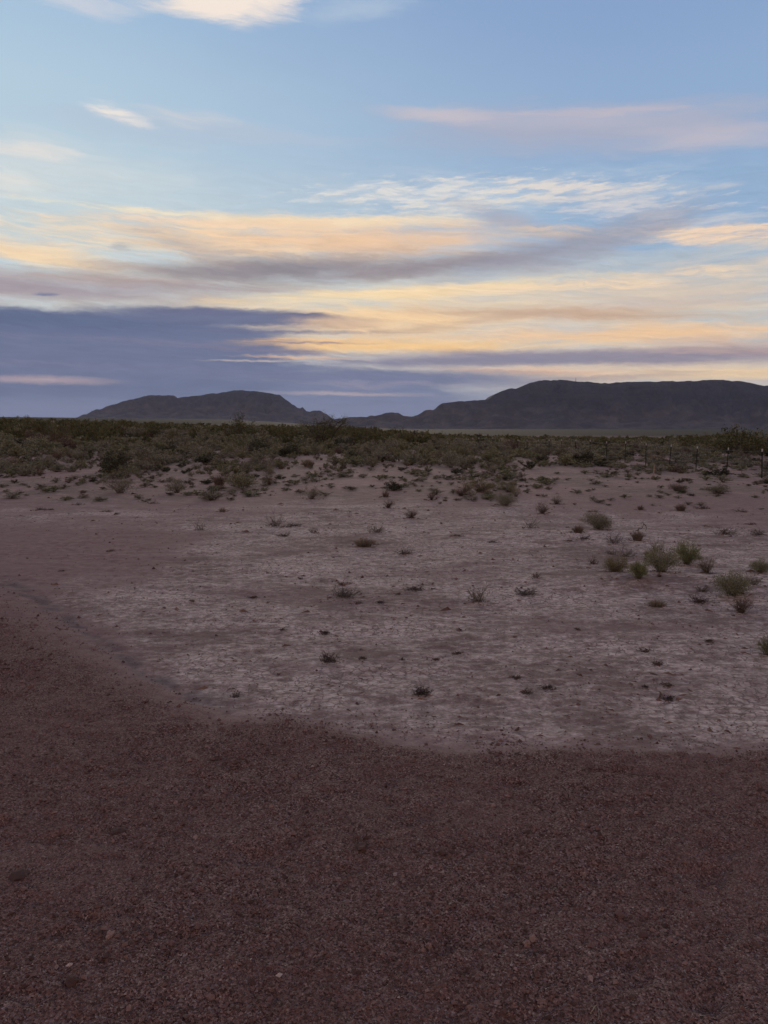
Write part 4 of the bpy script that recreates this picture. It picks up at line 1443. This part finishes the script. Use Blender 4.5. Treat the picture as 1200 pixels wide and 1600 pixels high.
def build_gravel():
    r = np.random.default_rng(21)
    n = 230000
    d = 1.6 * (17 / 1.6) ** r.uniform(0, 1, n) ** 1.15
    a = np.radians(r.uniform(-38, 38, n))
    x, y = d * np.sin(a), d * np.cos(a)
    gravel, pale, litter, track = soil(x, y)
    clump = np.clip(.62 + .8 * fbm(x / .35, y / .3, 3, 91), .15, 1)
    clump = clump * np.clip(.75 + .7 * fbm(x / 1.5, y / .9, 3, 93), .2, 1)
    px, py = pix_of(x, y)
    band = .5 * np.exp(-((py - np.interp(px, GX, GY)) / 30) ** 2)
    keep = r.uniform(0, 1, n) < np.maximum(np.maximum(gravel, band), .10 * (1 - gravel)) * clump
    x, y, d = x[keep], y[keep], d[keep]
    m = len(x)
    size = (.0016 + .0019 * r.uniform(0, 1, m) ** 1.5 + .007 * r.uniform(0, 1, m) ** 18) * np.interp(d, [1.6, 4, 17], [1.0, 1.5, 3.2])
    v0 = np.array([(1, 0, 0), (0, 1, 0), (-1, 0, 0), (0, -1, 0), (0, 0, 1), (0, 0, -1)], float)
    f0 = np.array([(0, 1, 4), (1, 2, 4), (2, 3, 4), (3, 0, 4), (1, 0, 5), (2, 1, 5), (3, 2, 5), (0, 3, 5)])
    z = ground_z(x, y)
    w = v0[None] * (1 + .3 * r.uniform(-1, 1, (m, 6, 1))) + .28 * r.uniform(-1, 1, (m, 6, 3))
    w = w * np.stack([r.uniform(.8, 1.35, m), r.uniform(.8, 1.35, m), r.uniform(.6, 1.0, m)], 1)[:, None, :] * size[:, None, None]
    an = r.uniform(0, 6.28, m)
    c, s = np.cos(an)[:, None], np.sin(an)[:, None]
    v = np.stack([w[:, :, 0] * c - w[:, :, 1] * s + x[:, None], w[:, :, 0] * s + w[:, :, 1] * c + y[:, None], w[:, :, 2] + (z + size * .2)[:, None]], 2).reshape(-1, 3)
    f = (f0[None] + (np.arange(m) * 6)[:, None, None]).reshape(-1, 3)
    tone = np.clip(r.beta(1.8, 3.0, m) * .9 + (r.uniform(0, 1, m) < .012) * r.uniform(.2, .5, m), 0, 1)
    print('stones', m)
    o = mesh_obj('gravel', v, f, STONE, attrs={'tone': np.repeat(tone, 6)})
    tag(o, 'loose red brown gravel stones scattered over the ground', None, None, 'stuff')


build_gravel()


def build_litter():
    """straws, chips of crust and twig bits strewn over pale ground and scrub"""
    r = np.random.default_rng(31)
    n = 10000
    d = 3.3 * (40 / 3.3) ** r.uniform(0, 1, n)
    a = np.radians(r.uniform(-36, 36, n))
    x, y = d * np.sin(a), d * np.cos(a)
    gravel, pale, litter, track = soil(x, y)
    px, py = pix_of(x, y)
    patch = np.clip(.10 + 1.6 * fbm(x / 1.4, y / .9, 4, 95), .03, 1)
    keep = r.uniform(0, 1, n) < (np.clip(pale + litter, 0, 1) * .9 + .05) * patch * (1 - gravel * .9)
    x, y, d = x[keep], y[keep], d[keep]
    # fallen twigs gather round the foot of every plant
    for bx, by, bw in PLACED:
        q = int(np.clip(bw * 140, 12, 70))
        rr, aa = bw * .62 * r.uniform(.1, 1, q) ** .7, r.uniform(0, 6.28, q)
        x, y = np.append(x, bx + rr * np.cos(aa)), np.append(y, by + rr * np.sin(aa))
        d = np.append(d, np.full(q, by * .6))
    m = len(x)
    z = ground_z(x, y)
    L = .012 * np.interp(d, [3, 12, 40], [1, 2.0, 4.5]) * np.exp(r.normal(size=m) * .5)
    Wd = L * r.uniform(.10, .45, m)
    an = r.uniform(0, 6.28, m)
    ca, sa = np.cos(an), np.sin(an)
    lift = L * r.uniform(.05, .5, m)
    base = np.stack([x, y, z - .001], 1)
    u = np.stack([ca, sa, np.zeros(m)], 1)
    s = np.stack([-sa, ca, np.zeros(m)], 1)
    up = np.array([0, 0, 1.0])
    A = base - u * L[:, None]
    B = base + u * L[:, None]
    C = base + s * Wd[:, None]
    D = base - s * Wd[:, None]
    E = base + up * lift[:, None] + u * (L * r.uniform(-.5, .5, m))[:, None]
    v = np.stack([A, B, C, D, E], 1).reshape(-1, 3)
    f0 = np.array([(0, 3, 4), (3, 1, 4), (1, 2, 4), (2, 0, 4)])
    f = (f0[None] + (np.arange(m) * 5)[:, None, None]).reshape(-1, 3)
    o = mesh_obj('litter', v, f, M['rust'], attrs={'tone': np.repeat(r.uniform(0, 1, m), 5)})
    tag(o, 'dark bits of dry twigs and chips strewn over the bare ground', None, None, 'stuff')


build_litter()


def build_rocks():
    items = [(112, 1537, 22, 12, .12, 'dark brown stone in the gravel near the lower left corner'),
             (173, 1463, 12, 10, .88, 'small pale stone on a dark patch of gravel at the lower left'),
             (186, 1301, 26, 8, .10, 'flat dark clod at the left of the gravel'),
             (967, 1430, 18, 10, .25, 'reddish brown clod in the gravel above the curled dry leaves'),
             (832, 1466, 14, 8, .80, 'pale stone beside another in the gravel at the right'),
             (823, 1476, 13, 7, .72, 'pale stone just below another in the gravel at the right'),
             (670, 1480, 12, 9, .78, 'lone pale stone in the gravel at the lower middle'),
             (922, 1530, 11, 6, .85, 'small pale chip above the curled dry leaves'),
             (770, 1260, 10, 5, .8, 'small light stone in the gravel at the middle'),
             (330, 1560, 14, 8, .55, 'grey brown stone by the lower edge at the left'),
             (1005, 1462, 16, 7, .15, 'dark clod right of the reddish brown one'),
             (30, 1370, 34, 10, .08, 'dark crumbly clod at the left edge of the gravel'),
             (690, 1333, 14, 6, .12, 'dark flat clod in the middle of the gravel'),
             (565, 1325, 24, 7, .14, 'dark low clod on gravel near the picture middle')]
    v0, f0 = ico(0)
    r = np.random.default_rng(8)
    for px, py, w, h, tone, label in items:
        x, y, z, t = at_px(px, py)
        k = t / F_PX
        # subdivide once for a rounder broken shape
        V = [tuple(q) for q in v0]
        cache = {}
        F = []

        def midp(a, b):
            key = (min(a, b), max(a, b))
            if key not in cache:
                q = (np.array(V[a]) + np.array(V[b])) / 2
                V.append(tuple(q / np.linalg.norm(q)))
                cache[key] = len(V) - 1
            return cache[key]
        for a, b, c in f0:
            ab, bc, ca = midp(a, b), midp(b, c), midp(c, a)
            F += [(a, ab, ca), (b, bc, ab), (c, ca, bc), (ab, bc, ca)]
        v = np.array(V) * (1 + .20 * r.normal(size=(len(V), 1)))
        v = v * np.array([w * k * .5, w * k * .42, h * k * .75])
        o = mesh_obj('stone', v, np.array(F), STONE, attrs={'tone': np.full(len(v), tone)})
        o.location = (x, y, z + h * k * .12)
        o.rotation_euler = (0, 0, r.uniform(0, 6.28))
        tag(o, label, 'stone', 'loose stones and clods on the gravel')


build_rocks()


def build_curled_leaf():
    x, y, z, t = at_px(928, 1585)
    P = Plant(9)
    P.stem([(-.010, 0, .002), (.002, .006, .014), (.010, .012, .016), (.013, .004, .010), (.010, -.012, .004), (.004, -.022, .002)], .0026, .0012, .95)
    P.stem([(-.012, .010, .002), (-.004, .014, .012), (.006, .008, .012), (.004, -.004, .006)], .0020, .0008, .8)
    P.stem([(.012, .010, .010), (.018, .002, .008), (.017, -.014, .003)], .0018, .0008, .9)
    v, f, tn = P.arrays('stem')
    o = mesh_obj('dry_stalk', v * 1.1, f, M['straw'], attrs={'tone': tn}, smooth=True)
    o.location = (x, y, z)
    tag(o, 'curled pale dry stalks lying on the gravel at the bottom of the picture', 'stalk')


build_curled_leaf()


def build_crooked_twig():
    x, y, z, t = at_px(1003, 830)
    k = t / F_PX
    P = Plant(12)
    P.stem(np.array([(-7, 0, 1), (-4, 1, 5), (-1, 0, 4), (1, 0, 7), (3, 1, 12), (1, 1, 14), (-1, 0, 13)]) * k, .008, .004, .1)
    P.stem(np.array([(3, 1, 11), (6, 1, 9), (7, 0, 4), (5, 0, 0)]) * k, .007, .004, .1)
    v, f, tn = P.arrays('stem')
    o = mesh_obj('crooked_twig', v, f, M['black'], attrs={'tone': tn}, smooth=True)
    o.location = (x, y, z)
    tag(o, 'bent dark dead twig standing up right of the spiky grey green bush', 'twig')


build_crooked_twig()


# ------------------------------------------------------------------ air
def build_haze():
    m = bpy.data.materials.new('evening_air')
    m.use_nodes = True
    nt = m.node_tree
    nt.nodes.clear()
    out = nt.nodes.new('ShaderNodeOutputMaterial')
    vol = nt.nodes.new('ShaderNodeVolumePrincipled')
    vol.inputs['Color'].default_value = (.68, .76, 1.0, 1)
    vol.inputs['Density'].default_value = 2.0e-5
    vol.inputs['Anisotropy'].default_value = 0.2
    nt.links.new(vol.outputs[0], out.inputs['Volume'])
    lo, hi, e = -60.0, 900.0, 31000.0
    v = [(x, y, z) for z in (lo, hi) for x, y in ((-e, -e), (e, -e), (e, e), (-e, e))]
    f = [(3, 2, 1, 0), (4, 5, 6, 7), (0, 1, 5, 4), (1, 2, 6, 5), (2, 3, 7, 6), (3, 0, 4, 7)]
    o = mesh_obj('haze', v, np.array(f), m)
    tag(o, None, None, None, 'stuff')


build_haze()
